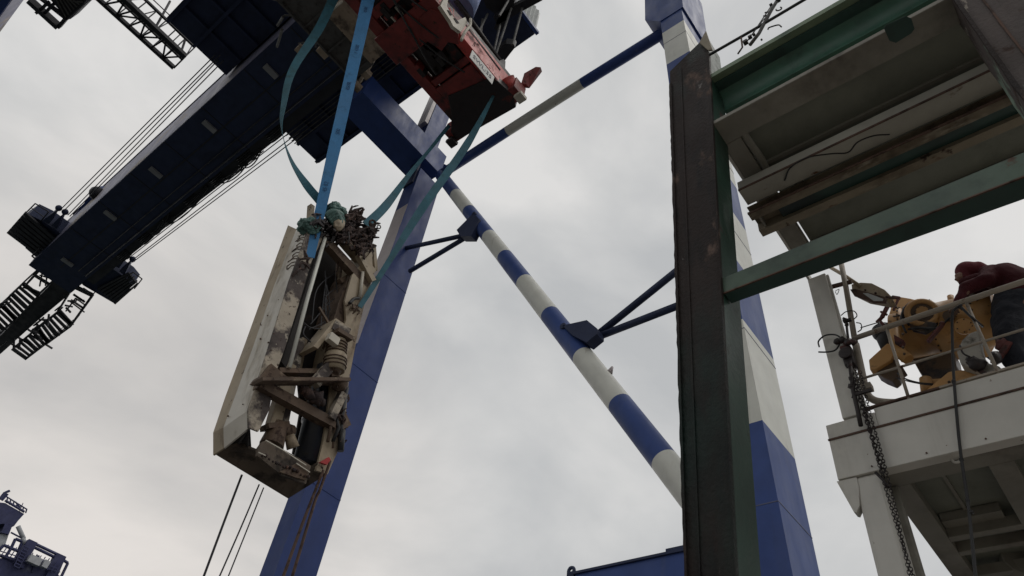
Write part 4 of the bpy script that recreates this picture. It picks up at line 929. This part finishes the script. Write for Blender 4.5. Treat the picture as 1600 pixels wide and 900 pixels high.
MB('brown').box((xq - .012, -2.6, zCh - .105), (xq - .001, y_end + .03, zCh - .075)).box((x0 - .010, -2.6, zCh - .004), (x0 - .001, y_end, zCh + .024)).build('rust_edge', ch)
MB('shipd').box((xq + .1, y_end - .06, zCh - .079), (xq + .26, y_end - .04, zCh + .02)).box((xq, .9, zCh + .036), (xq + .06, 1.0, ZU)).box((xq, -1.2, zCh + .036), (xq + .06, -1.1, ZU)).build('hanger', ch)
line([U(1226, 282, 'z', zCh - .01), U(1235, 262, 'z', zCh - .02), U(1262, 246, 'z', zCh), U(1300, 240, 'z', zCh), U(1325, 238, 'z', zCh), U(1340, 222, 'z', zCh), U(1365, 212, 'z', zCh), U(1390, 210, 'z', zCh)], .008, 'loose_cable', 'loose black cable looping over the beige channel rails under the platform', 'cable', m='hose')
# column
cw = MB('ship').box((XD, YW - .21, 4.55), (XD + .11, YW, ZU - .006)).build('column', sh, .01)
MB('ship').box((XD + .03, YW - .235, 4.55), (XD + .06, YW - .211, ZU - .02)).build('column_flange', sh)
# lower deck face
ztd = P_(1358, 640, XD).z; zbt = P_(1305, 751, XD).z; zseam = P_(1293, 689, XD).z
yDl = P_(1290, 665, XD).y
ztc = P_(1290, 665, XD).z
MB('ship').box((XD - .005, -3, zbt), (XD + .12, yDl, zseam)).box((XD, -3, zseam + .001), (XD + .12, YW - .301, ztd)).box((XD, YW - .30, zseam + .001), (XD + .5, yDl, ztc)).build('deck_fascia', sh, .006)
MB('brown').box((XD - .016, -3, zseam - .012), (XD - .006, yDl + .005, zseam + .008)).build('seam_strip', sh)
MB('ship').box((XD + .121, -3, ztd - .14), (XD + 1.5, YW - .31, ztd - .10)).build('deck_plate', sh)
# knee bracket and lower leg
q = [P_(*x, XD + .01) for x in ((1307, 752), (1338, 745), (1342, 760), (1343, 790), (1338, 801), (1334, 800))]
MB('ship').prism(q, (.10, 0, 0)).build('knee_bracket', sh, .004)
yl = P_(1345, 800, XD).y
lr = P_(1392, 800, XD).y
MB('ship').box((XD + .02, lr, -1.7), (XD + .30, yl, zbt - .001)).build('lower_leg', sh, .03)
MB('shipd').box((XD + .301, lr - .06, -1.7), (XD + .36, lr + .10, zbt - .001)).build('leg_web', sh, .02)
# underside frames of the lower deck
zb2_ = zbt
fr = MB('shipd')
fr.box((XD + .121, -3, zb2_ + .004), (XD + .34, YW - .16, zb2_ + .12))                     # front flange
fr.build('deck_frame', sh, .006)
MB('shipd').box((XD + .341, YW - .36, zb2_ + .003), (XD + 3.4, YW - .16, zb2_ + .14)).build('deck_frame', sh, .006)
s1 = U(1470, 850, 'z', zb2_); s2 = U(1600, 822, 'z', zb2_)
for pxy, w in (((1455, 846), .10), ((1475, 868), .09), ((1500, 905), .1)):
    s1 = U(*pxy, 'z', zb2_); MB('shipd').box((s1.x, -3, zb2_ + .005), (s1.x + w, YW - .361, zb2_ + .12)).build('deck_beam', sh, .006)
yg = U(1540, 705, 'z', zb2_).y
MB('shipd').box((XD + .341, yg - .16, zb2_ + .002), (XD + 3.4, yg + .04, zb2_ + .15)).build('deck_beam', sh, .006)
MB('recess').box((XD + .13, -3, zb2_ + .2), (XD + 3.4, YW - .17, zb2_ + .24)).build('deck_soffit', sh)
MB('shipd').box((XD + .35, yg + .42, zb2_ + .17), (XD + 1.6, yg + .45, zb2_ + .199)).build('stiffener', sh)
MB('shipd').tube(smooth([U(1410, 790, 'z', zb2_ + .1), U(1428, 788, 'z', zb2_ + .1), U(1444, 800, 'z', zb2_ + .1), U(1470, 835, 'z', zb2_ + .1)]), .045, 12).build('drain_pipe', sh)
MB('shipd').box((XD + 1.3, YW - .9, zb2_ + .1), (XD + 1.7, YW - .37, zb2_ + .19)).build('soffit_box', sh)
MB('shipd').tube([U(1590, 905, 'z', zb2_ + .1), U(1600, 870, 'z', zb2_ + .15)], .2, 12).build('soffit_tank', sh)
MB('ship').ring(P_(1494, 717, XD + .1) - V((0, 0, .0)), (1, 0, .1), .033, .012, n=18).build('pad_eye', sh)
# side girder slanting away beside the chain (seen left of the soffit)
for i in range(7):
    q = V((XD - .007, 1.3 - i * .47, zbt + .05 + .012 * math.sin(i * 3.1))); MB('brown').tube([q, q + V((-.008, 0, 0))], .008, 8).build('bolt', sh)
# guard rail
XR = XD + .02
rl = thing('guard_railing', (XR, 0, ztd), 'worn off-white pipe guard railing along the lower deck, leaned on by the worker', 'railing')
def Rr(px, py): return U(px, py, 'x', XR)
zr1 = (Rr(1340, 527).z + Rr(1600, 440).z) / 2; zr2 = (Rr(1345, 598).z + Rr(1600, 508).z) / 2; ztoe = ztd + .03
yr0 = Rr(1333, 530).y
MB('rail').tube([(XR, yr0, zr1), (XR, .5, zr1 + .005), (XR, -3, zr1)], .028, 12).build('top_rail', rl)
MB('rail').tube([(XR, Rr(1310, 600).y, zr2), (XR, -3, zr2)], .013, 10).build('mid_rail', rl)
MB('brown').box((XR - .02, Rr(1340, 645).y, ztoe - .012), (XR + .02, .55, ztoe + .008)).build('toe_bar', rl)
MB('rail').box((XR - .02, .551, ztoe - .012), (XR + .02, -3, ztoe + .010)).build('toe_bar', rl)
for t, b in (((1386, 515), (1421, 626)), ((1515, 484), (1562, 588))):
    a_, b_ = Rr(*t), Rr(*b); a_.z = zr1 - .02; b_.z = ztoe - .06; MB('rail').tube([a_, b_], .016, 8).build('stanchion', rl)
MB('rail').tube([(XR, -.75, zr1 - .02), (XR, -.78, ztoe - .06)], .016, 8).build('stanchion', rl)
# vertical pipe with a bend
XV = XD + .10
vp = thing('deck_pipe', (XV, 1.0, 4.6), 'beige upright pipe clamped beside the column, bending away at the deck edge', 'pipe')
def Vv(px, py): return U(px, py, 'x', XV)
yv = Vv(1322, 470); 
MB('rail').tube([Vv(1313, 405), Vv(1322, 450), Vv(1337, 540)], .030, 14).build('upper_run', vp)
MB('rail').tube(smooth([Vv(1337, 538), Vv(1345, 575), Vv(1351, 603), Vv(1356, 617), Vv(1368, 626), Vv(1392, 629), Vv(1420, 628)]), .037, 14).build('lower_run', vp)
MB('brown').beam(Vv(1296, 449), Vv(1331, 440), .03, .05).build('clamp', vp, .004)
MB('rail').beam(Vv(1340, 610), Vv(1363, 604), .09, .07).build('flange', vp, .004)
# floodlight on a bracket
fl = thing('deck_floodlight', Vv(1360, 455), 'beige flat floodlight on a tilted arm above the ochre machine', 'floodlight')
XF = XD + .22
def Ff(px, py, d=0): return U(px, py, 'x', XF + d)
MB('beige').tube([Ff(1298, 418), Ff(1322, 432), Ff(1345, 448)], .022, 10).build('arm', fl)
MB('beige').prism([Ff(*x) for x in ((1330, 444), (1345, 441), (1362, 442), (1382, 452), (1393, 463), (1386, 468), (1352, 462), (1331, 452))], (.16, 0, 0)).build('housing', fl, .01)
MB('brown').prism([Ff(*x, -.03) for x in ((1328, 452), (1336, 451), (1384, 464), (1384, 472), (1364, 472), (1334, 461))], (.03, 0, 0)).build('rim', fl, .004)
MB('glass').prism([Ff(*x, -.035) for x in ((1348, 458), (1356, 458), (1380, 467), (1379, 470), (1365, 470))], (.006, 0, 0)).build('glass', fl)
MB('brown').ball(Ff(1352, 453, -.01), .012).ball(Ff(1368, 458, -.01), .014).beam(Ff(1384, 464), Ff(1398, 466), .02, .02).build('bolt', fl)
# chain hoist and chains
XC = XD - .06
def Cc(px, py, d=0): return U(px, py, 'x', XC + d)
chh = thing('chain_hoist', Cc(1325, 550), 'dark greasy chain hoist block lashed to the top rail end beside the column', 'chain hoist')
MB('greasy', 'black').box(Cc(1311, 541), Cc(1335, 566) + V((.12, 0, 0))).tube([Cc(1322, 553) + V((-.035, 0, 0)), Cc(1322, 553) + V((-.002, 0, 0))], .07, 16).build('gear_case', chh, .012)
mb = MB('greasy')
for px, py, r in ((1308, 534, .035), (1316, 531, .04), (1325, 535, .045), (1333, 535, .035), (1323, 507, .025), (1320, 500, .03), (1328, 572, .03), (1330, 592, .03), (1331, 604, .035), (1334, 620, .025)): mb.ball(Cc(px, py), r, jit=.25, n=8)
mb.tube([Cc(1322, 500), Cc(1324, 520), Cc(1326, 535)], .014, 8).tube([Cc(1328, 565), Cc(1333, 610), Cc(1340, 640), Cc(1345, 665)], .022, 8)
mb.beam(Cc(1318, 503), Cc(1330, 499), .03, .03).beam(Cc(1335, 617), Cc(1362, 609), .025, .03); mb.build('hook_block', chh)
def chain(a, b, name, link=.055, r=.008, s=0., m='greasy'):
    mb = MB(m); L_ = (b - a).length; n = int(L_ / (link * .72)); P = sag(a, b, s, n, (0, 1, 0))
    for i in range(n):
        c = lerp(P[i], P[i + 1], .5); d = (P[i + 1] - P[i]).normalized(); u = d.orthogonal().normalized() if i % 2 else d.cross(d.orthogonal()).normalized()
        u = Matrix.Rotation(.5, 3, d) @ u
        pts = [c + d * (math.cos(t) * link / 2) + u * (math.sin(t) * link * .30) for t in [2 * math.pi * k / 8 for k in range(9)]]
        mb.tube(pts, r, 4, cap=False)
    return mb.build(name, chh)
chain(Cc(1330, 580), Cc(1382, 745), 'chain', .06, .008)
chain(Cc(1336, 575), Cc(1352, 640), 'chain', .042, .0045)
chain(Cc(1352, 640), Cc(1432, 915), 'chain', .042, .0045, .02)
chain(Cc(1344, 580), Cc(1360, 650), 'chain', .042, .0045)
chain(Cc(1360, 650), Cc(1424, 915), 'chain', .042, .0045, -.02)
MB('greasy').tube([Cc(1368, 738), Cc(1380, 750), Cc(1388, 762)], .014, 8).build('hook', chh)
# rope hanging from the rail
XO = XR - .05
def Oo(px, py): return U(px, py, 'x', XO)
mb = MB('hose'); mb.tube(smooth([Oo(1503, 476), Oo(1492, 483), Oo(1488, 492), Oo(1488, 530), Oo(1491, 600), Oo(1500, 700), Oo(1513, 790), Oo(1525, 905), Oo(1530, 940)]), .013, 8)
for px, py in ((1490, 596), (1512, 782), (1517, 800), (1502, 718)): mb.ball(Oo(px, py), .022, jit=.2, n=6)
tag(mb.build('air_hose'), 'long dark hose hanging from the worker down past the white deck edge', 'hose')
line([Oo(1500, 478), Oo(1512, 490), Oo(1522, 499), U(1535, 510, 'x', XO + .3)], .014, 'short_hose', 'short black hose leading from the gloved hand to the grey pump', 'hose', m='hose')
# cable loops at the column
line([Cc(1322, 538), Cc(1308, 524), Cc(1290, 524), Cc(1279, 533), Cc(1280, 542)], .009, 'cable_loop', 'black cable loop sticking out past the outer edge of the column', 'cable', m='hose')
line([Cc(1312, 538), Cc(1305, 547), Cc(1292, 550), Cc(1279, 550)], .009, 'cable_tail', 'short black cable tail below the loop at the column', 'cable', m='hose')
line([Cc(1314, 493, .1), Cc(1322, 487, .1), Cc(1334, 486, .1), Cc(1339, 493, .1), Cc(1334, 499, .1)], .006, 'thin_cable_loop', 'thin black cable loop behind the upright pipe, upper of two', 'cable', m='hose')
line([Cc(1338, 504, .1), Cc(1345, 506, .1), Cc(1346, 514, .1), Cc(1340, 519, .1)], .006, 'thin_cable_loop', 'thin black cable loop behind the upright pipe, lower of two', 'cable', m='hose')
line([Cc(1345, 512, .1), Cc(1358, 508, .2), Cc(1375, 503, .4)], .006, 'lamp_cable', 'thin cable slung from the upright pipe to the machine bracket', 'cable', m='hose')
line([Cc(1305, 455), Cc(1311, 452), Cc(1308, 460), Cc(1305, 456)], .004, 'wire_loop', 'tiny triangular wire loop on the column', 'wire', m='hose')

# ------------------------------------------------------------------ ochre machine on the lower deck
XM = 6.95
mc = thing('ochre_winch_machine', (XM, .5, ztd), 'ochre painted winch machine with round drum and bolted flanges behind the railing', 'machine')
def Mm(px, py, d=0): return U(px, py, 'x', XM + d)
MB('ochre').prism([Mm(*x, .1) for x in ((1396, 466), (1404, 463), (1422, 466), (1455, 474), (1478, 470), (1520, 460), (1545, 458), (1548, 500), (1530, 530), (1420, 540), (1392, 540), (1386, 500))], (.35, 0, 0)).build('gear_housing', mc, .012)
c0_, c1_ = Mm(1396, 527, .18), Mm(1560, 494, .18)
mb = MB('ochre'); ts = [0, .02, .025, .12, .125, .15, .155, .42, .425, .46, .465, .8, .805, .85, 1]; rr_ = [.20, .22, .27, .27, .315, .315, .285, .285, .325, .325, .29, .29, .32, .32, .29]
mb.tube([lerp(c0_, c1_, t) for t in ts], rr_, 40); mb.build('barrel', mc)
mb = MB('ochred'); ax_ = (c1_ - c0_).normalized(); ua = ax_.orthogonal().normalized(); ub = ax_.cross(ua)
for t_, r_ in ((.137, .318), (.442, .328), (.825, .322)):
    for k in range(26): 
        w_ = ua * math.cos(k * .2417) + ub * math.sin(k * .2417); q = lerp(c0_, c1_, t_) + w_ * r_; mb.tube([q, q + w_ * .012], .011, 6)
mb.build('bolt_circle', mc)
MB('ochred').tube([lerp(c0_, c1_, .60) + V((-.30, 0, -.12)), lerp(c0_, c1_, .60) + V((-.34, 0, -.14))], .06, 16).tube([lerp(c0_, c1_, .28) + V((-.27, 0, -.16)), lerp(c0_, c1_, .28) + V((-.33, 0, -.19))], .05, 16).build('cover_cap', mc)
MB('hose').tube(smooth([lerp(c0_, c1_, .2) + V((-.3, 0, -.18)), lerp(c0_, c1_, .3) + V((-.36, 0, -.24)), lerp(c0_, c1_, .45) + V((-.34, 0, -.28)), lerp(c0_, c1_, .6) + V((-.32, 0, -.16))]), .013, 6).tube(smooth([lerp(c0_, c1_, .1) + V((-.27, 0, .08)), lerp(c0_, c1_, .18) + V((-.36, 0, -.02)), lerp(c0_, c1_, .22) + V((-.34, 0, -.16))]), .010, 6).build('oil_hose', mc)
# drum (ring) and flange
dcn = Mm(1441, 489, -.16); dax = V((-.9, -.25, -.25))
MB('ochre').ring(dcn, dax, .145, .035, n=32, m=10).disc(dcn + dax.normalized() * -.08, dax, .17, .16).build('drum', mc)
MB('ochred').disc(dcn + dax.normalized() * .004, dax, .115, .02).build('drum_recess', mc)
mb = MB('ochre', 'ochred'); mb.disc(dcn + dax.normalized() * .02, dax, .065, .04)
ua = dax.normalized().orthogonal(); ub = dax.normalized().cross(ua)
for k in range(7): mb.ball(dcn + dax.normalized() * .045 + (ua * math.cos(k * .9) + ub * math.sin(k * .9)) * .045, .008, 1, n=6)
mb.build('hub', mc)
MB('greasy').ring(dcn + dax.normalized() * -.03, dax, .178, .02, n=32, m=6).build('drum_belt', mc)
# lower bulge, arm and base
MB('ochred').prism([Mm(*x, .05) for x in ((1425, 560), (1490, 548), (1494, 570), (1470, 590), (1448, 596), (1436, 580))], (.25, 0, 0)).build('sump', mc, .012)
MB('ochre').tube([Mm(1397, 515, -.10), Mm(1402, 548, -.10), Mm(1420, 562, -.10)], [.07, .075, .06], 14).tube([Mm(1478, 495, -.1), Mm(1478, 495, .2)], .1, 20).build('casting', mc)
MB('ochre').prism([Mm(*x, -.15) for x in ((1357, 562), (1386, 536), (1400, 540), (1392, 562), (1368, 577), (1359, 578))], (.12, 0, 0)).build('arm', mc, .012)
MB('ochred').prism([Mm(*x, -.10) for x in ((1368, 578), (1396, 560), (1412, 575), (1404, 580), (1402, 590), (1395, 596), (1380, 590), (1370, 584))], (.15, 0, 0)).build('claw', mc, .012)
MB('ochre').prism([Mm(*x, -.05) for x in ((1445, 592), (1470, 590), (1490, 580), (1540, 585), (1540, 640), (1436, 640), (1447, 615))], (.35, 0, 0)).build('pedestal', mc, .02)
MB('ochre').prism([Mm(*x, -.28) for x in ((1437, 618), (1482, 581), (1500, 578), (1560, 582), (1560, 612), (1500, 640), (1437, 640))], (.06, 0, 0)).build('base_plate', mc, .006)
MB('ochre').tube([Mm(1446, 592, -.1), Mm(1449, 615, -.1)], .06, 14).build('base_neck', mc)
mb = MB('ochre', 'ochred'); fc = Mm(1506, 510, -.2); fa = V((-.85, -.2, -.4))
mb.disc(fc, fa, .085, .05); fa.normalize(); ua = fa.orthogonal(); ub = fa.cross(ua)
for k in range(6): mb.ball(fc + fa * .03 + (ua * math.cos(k * 1.05) + ub * math.sin(k * 1.05)) * .05, .009, 1, n=6)
mb.build('flange_cover', mc)
fc = Mm(1522, 516, -.2); mb = MB('ochre', 'ochred'); mb.disc(fc, fa, .055, .05)
for k in range(5): mb.ball(fc + fa * .03 + (ua * math.cos(k * 1.25) + ub * math.sin(k * 1.25)) * .03, .008, 1, n=6)
mb.build('flange_cover', mc)
MB('hose').tube([Mm(1376, 512, .0), Mm(1395, 548, .05)], [.10, .11], 18).ball(Mm(1378, 520, 0), .11, n=14).build('rubber_boot', mc)
mb = MB('ochred')
mb.prism([Mm(*x, -.16) for x in ((1420, 507), (1440, 499), (1462, 504), (1464, 508), (1445, 520), (1425, 515))], (.05, 0, 0)); mb.build('oil_patch', mc, .01)
MB('maroon').beam(Mm(1472, 508, -.2), Mm(1450, 534, -.2), .05, .03).ball(Mm(1472, 506, -.2), .03).build('lever', mc, .005)
MB('maroon').beam(Mm(1394, 464, -.2), Mm(1378, 496, -.2), .03, .04).beam(Mm(1378, 496, -.2), Mm(1370, 504, -.2), .03, .03).beam(Mm(1373, 499, -.2), Mm(1384, 512, -.2), .025, .03).beam(Mm(1394, 464, -.2), Mm(1406, 466, -.2), .03, .03).beam(Mm(1404, 466, -.2), Mm(1396, 485, -.2), .02, .02).beam(Mm(1376, 487, -.2), Mm(1386, 492, -.2), .02, .02).build('bracket', mc)
MB('maroon').prism([Mm(*x, -.2) for x in ((1396, 522), (1412, 531), (1407, 540), (1398, 536))], (.08, 0, 0)).build('seal', mc, .006)
for px, py in ((1411, 522), (1411, 543), (1398, 548), (1413, 553), (1404, 493), (1400, 480), (1470, 616), (1483, 597), (1494, 602), (1511, 604), (1455, 622)): MB('ochred').ball(Mm(px, py, -.29 if py > 590 else -.25 if px < 1415 else -.2), .016, n=8).build('bolt', mc)
MB('hose').tube(smooth([Mm(1412, 480, -.16), Mm(1408, 500, -.22), Mm(1416, 520, -.2)]), .012, 6).build('fitting', mc)
MB('ochre').tube([Mm(1486, 474, .15), Mm(1485, 463, .15)], [.03, .035], 10).build('knob', mc)
line([Mm(1402, 583, -.3), Mm(1415, 592, -.3), Mm(1436, 598, -.25), Mm(1458, 600, -.2)], .009, 'control_cable', 'black cable arching from the machine claw to its base, upper of two', 'cable', m='hose')
line([Mm(1400, 590, -.3), Mm(1420, 596, -.3), Mm(1440, 600, -.25), Mm(1458, 602, -.2)], .006, 'control_cable', 'thin black cable arching from the machine claw to its base, lower of two', 'cable', m='hose')
# grey pump / bucket held by the worker
pm = thing('grey_pump', Mm(1525, 560, -.45), 'pale grey rounded pump casing with black fittings at the worker\'s knees', 'pump')
mb = MB('pump'); mb.prism([Mm(*x, -.42) for x in ((1494, 548), (1502, 530), (1513, 520), (1528, 514), (1532, 540), (1536, 556), (1545, 566), (1560, 570), (1570, 580), (1560, 590), (1538, 586), (1520, 574), (1500, 568))], (.16, 0, 0)); mb.build('casing', pm, .03)
MB('greasy').ball(Mm(1528, 570, -.48), .07, jit=.35).ball(Mm(1518, 563, -.48), .045, jit=.3).beam(Mm(1512, 565, -.46), Mm(1540, 585, -.46), .03, .04).ball(Mm(1556, 560, -.5), .06, jit=.3).tube(smooth([Mm(1500, 540, -.5), Mm(1505, 552, -.52), Mm(1516, 558, -.5)]), .010, 6).build('fitting', pm)
MB('maroon').ball(Mm(1568, 540, -.4), .07, jit=.2).beam(Mm(1560, 560, -.45), Mm(1578, 535, -.45), .04, .05).build('red_valve', pm)

# ------------------------------------------------------------------ worker bending over the rail
XW = 6.75
def Wp(px, py, d=0): return U(px, py, 'x', XW + d)
def skin(name, J, E, m, parent, lv=2, loc=None):
    """J: name -> (point, radius or (rx, ry)); the first joint is the root"""
    ks = list(J); base = parent_loc(parent) if parent else V((0, 0, 0)); L_ = V(loc or (0, 0, 0))
    me = bpy.data.meshes.new(name); me.from_pydata([V(J[k][0]) - base - L_ for k in ks], [(ks.index(a), ks.index(b)) for a, b in E], [])
    o = bpy.data.objects.new(name, me); C.objects.link(o); o.location = L_
    if parent: o.parent = parent
    sk = o.modifiers.new('skin', 'SKIN'); sk.use_smooth_shade = True
    for i, k in enumerate(ks):
        r = J[k][1]; v = me.skin_vertices[0].data[i]; v.radius = (r, r) if not isinstance(r, tuple) else r; v.use_root = (i == 0)
    ss = o.modifiers.new('sub', 'SUBSURF'); ss.levels = lv; ss.render_levels = lv
    me.materials.append(M[m]); 
    # the skin modifier takes its material from slot 0
    return o
pr_ = thing('person', (XW + .1, Wp(1590, 470).y, ztd - .1), 'worker in maroon hooded jumper and dark trousers bending over the rail', 'person')
hd = Wp(1514, 427, .02); neck = Wp(1531, 424, .03)
hipz = Wp(1606, 468, .05); chest = Wp(1556, 426, .03); mids = Wp(1585, 436, .04)
floor_z = ztd - .10
def form(name, segs, m, parent, vox=.014, it=6, fac=.6):
    """one continuous surface grown from tapered limb volumes (fused by a voxel remesh, then relaxed)"""
    mb = MB(m)
    for (a, ra), (b, rb) in segs:
        a, b = V(a), V(b)
        pts = [lerp(a, b, t) for t in (0, .33, .66, 1)]; mb.tube(pts, [ra + (rb - ra) * t for t in (0, .33, .66, 1)], 14)
        mb.ball(a, ra, n=14).ball(b, rb, n=14)
    o = mb.build(name, parent)
    r = o.modifiers.new('fuse', 'REMESH'); r.mode = 'VOXEL'; r.voxel_size = vox; r.use_smooth_shade = True
    k = o.modifiers.new('relax', 'SMOOTH'); k.factor = fac; k.iterations = it
    return o
def seg(D, E): return [(D[a], D[b]) for a, b in E]
floor_a = floor_z + .09
B = {'pelvis': (hipz, .10), 'mid': (mids, .10), 'chest': (chest + V((0, 0, -.03)), .09), 'neck': (neck, .055), 'head': (hd, .09), 'crown': (Wp(1508, 420, .02), .085),
     'shl': (Wp(1548, 440, -.12), .045), 'ell': (Wp(1512, 452, -.18), .042), 'wrl': (Wp(1495, 474, -.22), .030), 'shr': (Wp(1550, 438, .16), .045), 'elr': (Wp(1532, 452, .2), .042), 'wrr': (Wp(1519, 463, .08), .030),
     'hpl': (hipz + V((-.09, 0, -.05)), .10), 'knl': (Wp(1584, 536, -.12), .065), 'anl': (V((XW - .05, Wp(1592, 560).y - .05, floor_a)), .042),
     'hpr': (hipz + V((.12, 0, -.05)), .10), 'knr': (Wp(1600, 532, .2), .065), 'anr': (V((XW + .2, Wp(1602, 560).y - .1, floor_a)), .042)}
form('body', seg(B, [('pelvis', 'mid'), ('mid', 'chest'), ('chest', 'neck'), ('neck', 'head'), ('head', 'crown'), ('chest', 'shl'), ('shl', 'ell'), ('ell', 'wrl'), ('chest', 'shr'), ('shr', 'elr'), ('elr', 'wrr'),
      ('pelvis', 'hpl'), ('hpl', 'knl'), ('knl', 'anl'), ('pelvis', 'hpr'), ('hpr', 'knr'), ('knr', 'anr')]), 'skin', pr_)
Jm = {'hem': (Wp(1604, 462, .05), .185), 'mid': (Wp(1588, 444, .04), .185), 'chest': (Wp(1570, 436, .03), .18), 'up': (Wp(1553, 432, .03), .135), 'col': (Wp(1537, 426, .03), .085),
      'shl': (Wp(1543, 437, -.14), .085), 'ell': (Wp(1509, 450, -.18), .062), 'wrl': (Wp(1500, 466, -.21), .052), 'cuf': (Wp(1496, 472, -.215), .045),
      'shr': (Wp(1551, 436, .2), .09), 'elr': (Wp(1533, 451, .2), .065), 'wrr': (Wp(1522, 461, .1), .045)}
jm = form('jumper', seg(Jm, [('hem', 'mid'), ('mid', 'chest'), ('chest', 'up'), ('up', 'col'), ('up', 'shl'), ('shl', 'ell'), ('ell', 'wrl'), ('wrl', 'cuf'), ('up', 'shr'), ('shr', 'elr'), ('elr', 'wrr')]), 'jumper', pr_)
for nm, ob_, sc_, st_ in (('fold', jm, .16, .035),):
    tx = bpy.data.textures.new(nm, 'CLOUDS'); tx.noise_scale = sc_; dm = ob_.modifiers.new('folds', 'DISPLACE'); dm.texture = tx; dm.strength = st_; dm.mid_level = .5
form('hood', seg({'c': (Wp(1517, 425, .02), .118), 'f': (Wp(1510, 424, .02), .115), 'chin': (Wp(1509, 437, .0), .075), 'n': (Wp(1528, 420, .03), .085), 'b': (Wp(1538, 426, .03), .085)},
     [('c', 'f'), ('f', 'chin'), ('c', 'n'), ('n', 'b')]), 'hood', pr_, .012)
form('scarf', seg({'a': (Wp(1507, 441, -.03), .06), 'b': (Wp(1516, 440, -.03), .07), 'c': (Wp(1528, 436, -.03), .07)}, [('a', 'b'), ('b', 'c')]), 'jumper', pr_)
tr_ = form('trousers', seg({'w': (Wp(1604, 478, .05), .20), 'belly': (Wp(1572, 470, .0), .13), 'low': (Wp(1582, 498, .0), .19), 'hl': (Wp(1584, 528, -.10), .16), 'kl': (Wp(1586, 556, -.12), .12), 'al': (V((XW - .05, Wp(1592, 560).y - .05, floor_a + .03)), .09),
      'hr': (Wp(1604, 515, .2), .15), 'kr': (Wp(1606, 548, .2), .12), 'ar': (V((XW + .2, Wp(1606, 560).y - .1, floor_a + .03)), .09)},
      [('w', 'belly'), ('w', 'low'), ('belly', 'low'), ('low', 'hl'), ('hl', 'kl'), ('kl', 'al'), ('w', 'hr'), ('hr', 'kr'), ('kr', 'ar')]), 'trouser', pr_, .018)
tx = bpy.data.textures.new('fold2', 'CLOUDS'); tx.noise_scale = .14; dm = tr_.modifiers.new('folds', 'DISPLACE'); dm.texture = tx; dm.strength = .05
for k in ('anl', 'anr'):
    a_ = V(B[k][0]); form('boot', [((a_ + V((0, 0, .05)), .065), (a_ + V((0, 0, -.03)), .06)), ((a_ + V((0, 0, -.035)), .052), (a_ + V((-.03, .15, -.045)), .045))], 'hose', pr_)
fcx = Wp(1502, 433, -.02)
form('face', [((fcx, .060), (fcx + V((-.01, .01, -.03)), .05)), ((fcx + V((-.02, .04, -.01)), .014), (fcx + V((-.025, .055, -.03)), .016)), ((fcx + V((-.03, .035, .02)), .018), (fcx + V((.03, .045, .02)), .018)), ((fcx + V((-.02, .035, -.055)), .014), (fcx + V((.015, .038, -.055)), .014))], 'skin', pr_, .006, 3)
wr = Wp(1494, 475, -.22); kn = Wp(1490, 483, -.33)
g = [((wr, .036), (lerp(wr, kn, .5), .036)), ((lerp(wr, kn, .5) + V((0, .018, 0)), .030), (kn + V((0, .026, 0)), .020)), ((lerp(wr, kn, .5) - V((0, .018, 0)), .030), (kn - V((0, .026, 0)), .020))]
for i in range(4):
    o_ = kn + V((0, -.036 + .024 * i, 0)); L_ = (.030, .038, .036, .026)[i]; p1_ = o_ + V((-.022, .003, -.014)); p2_ = o_ + V((-.034, .005, -.016 - L_)); p3_ = o_ + V((-.012, .005, -.03 - L_ * 1.5))
    g += [((o_, .012), (p1_, .0115)), ((p1_, .0115), (p2_, .0105)), ((p2_, .0105), (p3_, .009))]
g += [((lerp(wr, kn, .4) + V((0, -.03, -.01)), .015), (kn + V((.0, -.062, -.02)), .0125)), ((kn + V((.0, -.062, -.02)), .0125), (kn + V((-.006, -.066, -.05)), .010))]
form('glove', g, 'glove', pr_, .005, 3)
w2 = Wp(1521, 462, .08); k2 = w2 + V((-.03, .05, -.04)); g = [((w2, .032), (k2, .034))]
for i in range(4):
    o_ = k2 + V((-.033 + .022 * i, .01, 0)); g += [((o_, .0115), (o_ + V((0, .03, -.02)), .0105)), ((o_ + V((0, .03, -.02)), .0105), (o_ + V((0, .036, -.05 - .004 * (i % 2))), .009))]
g += [((w2 + V((-.02, 0, -.01)), .014), (w2 + V((-.06, .02, -.045)), .011))]
form('glove', g, 'glove', pr_, .005, 3)
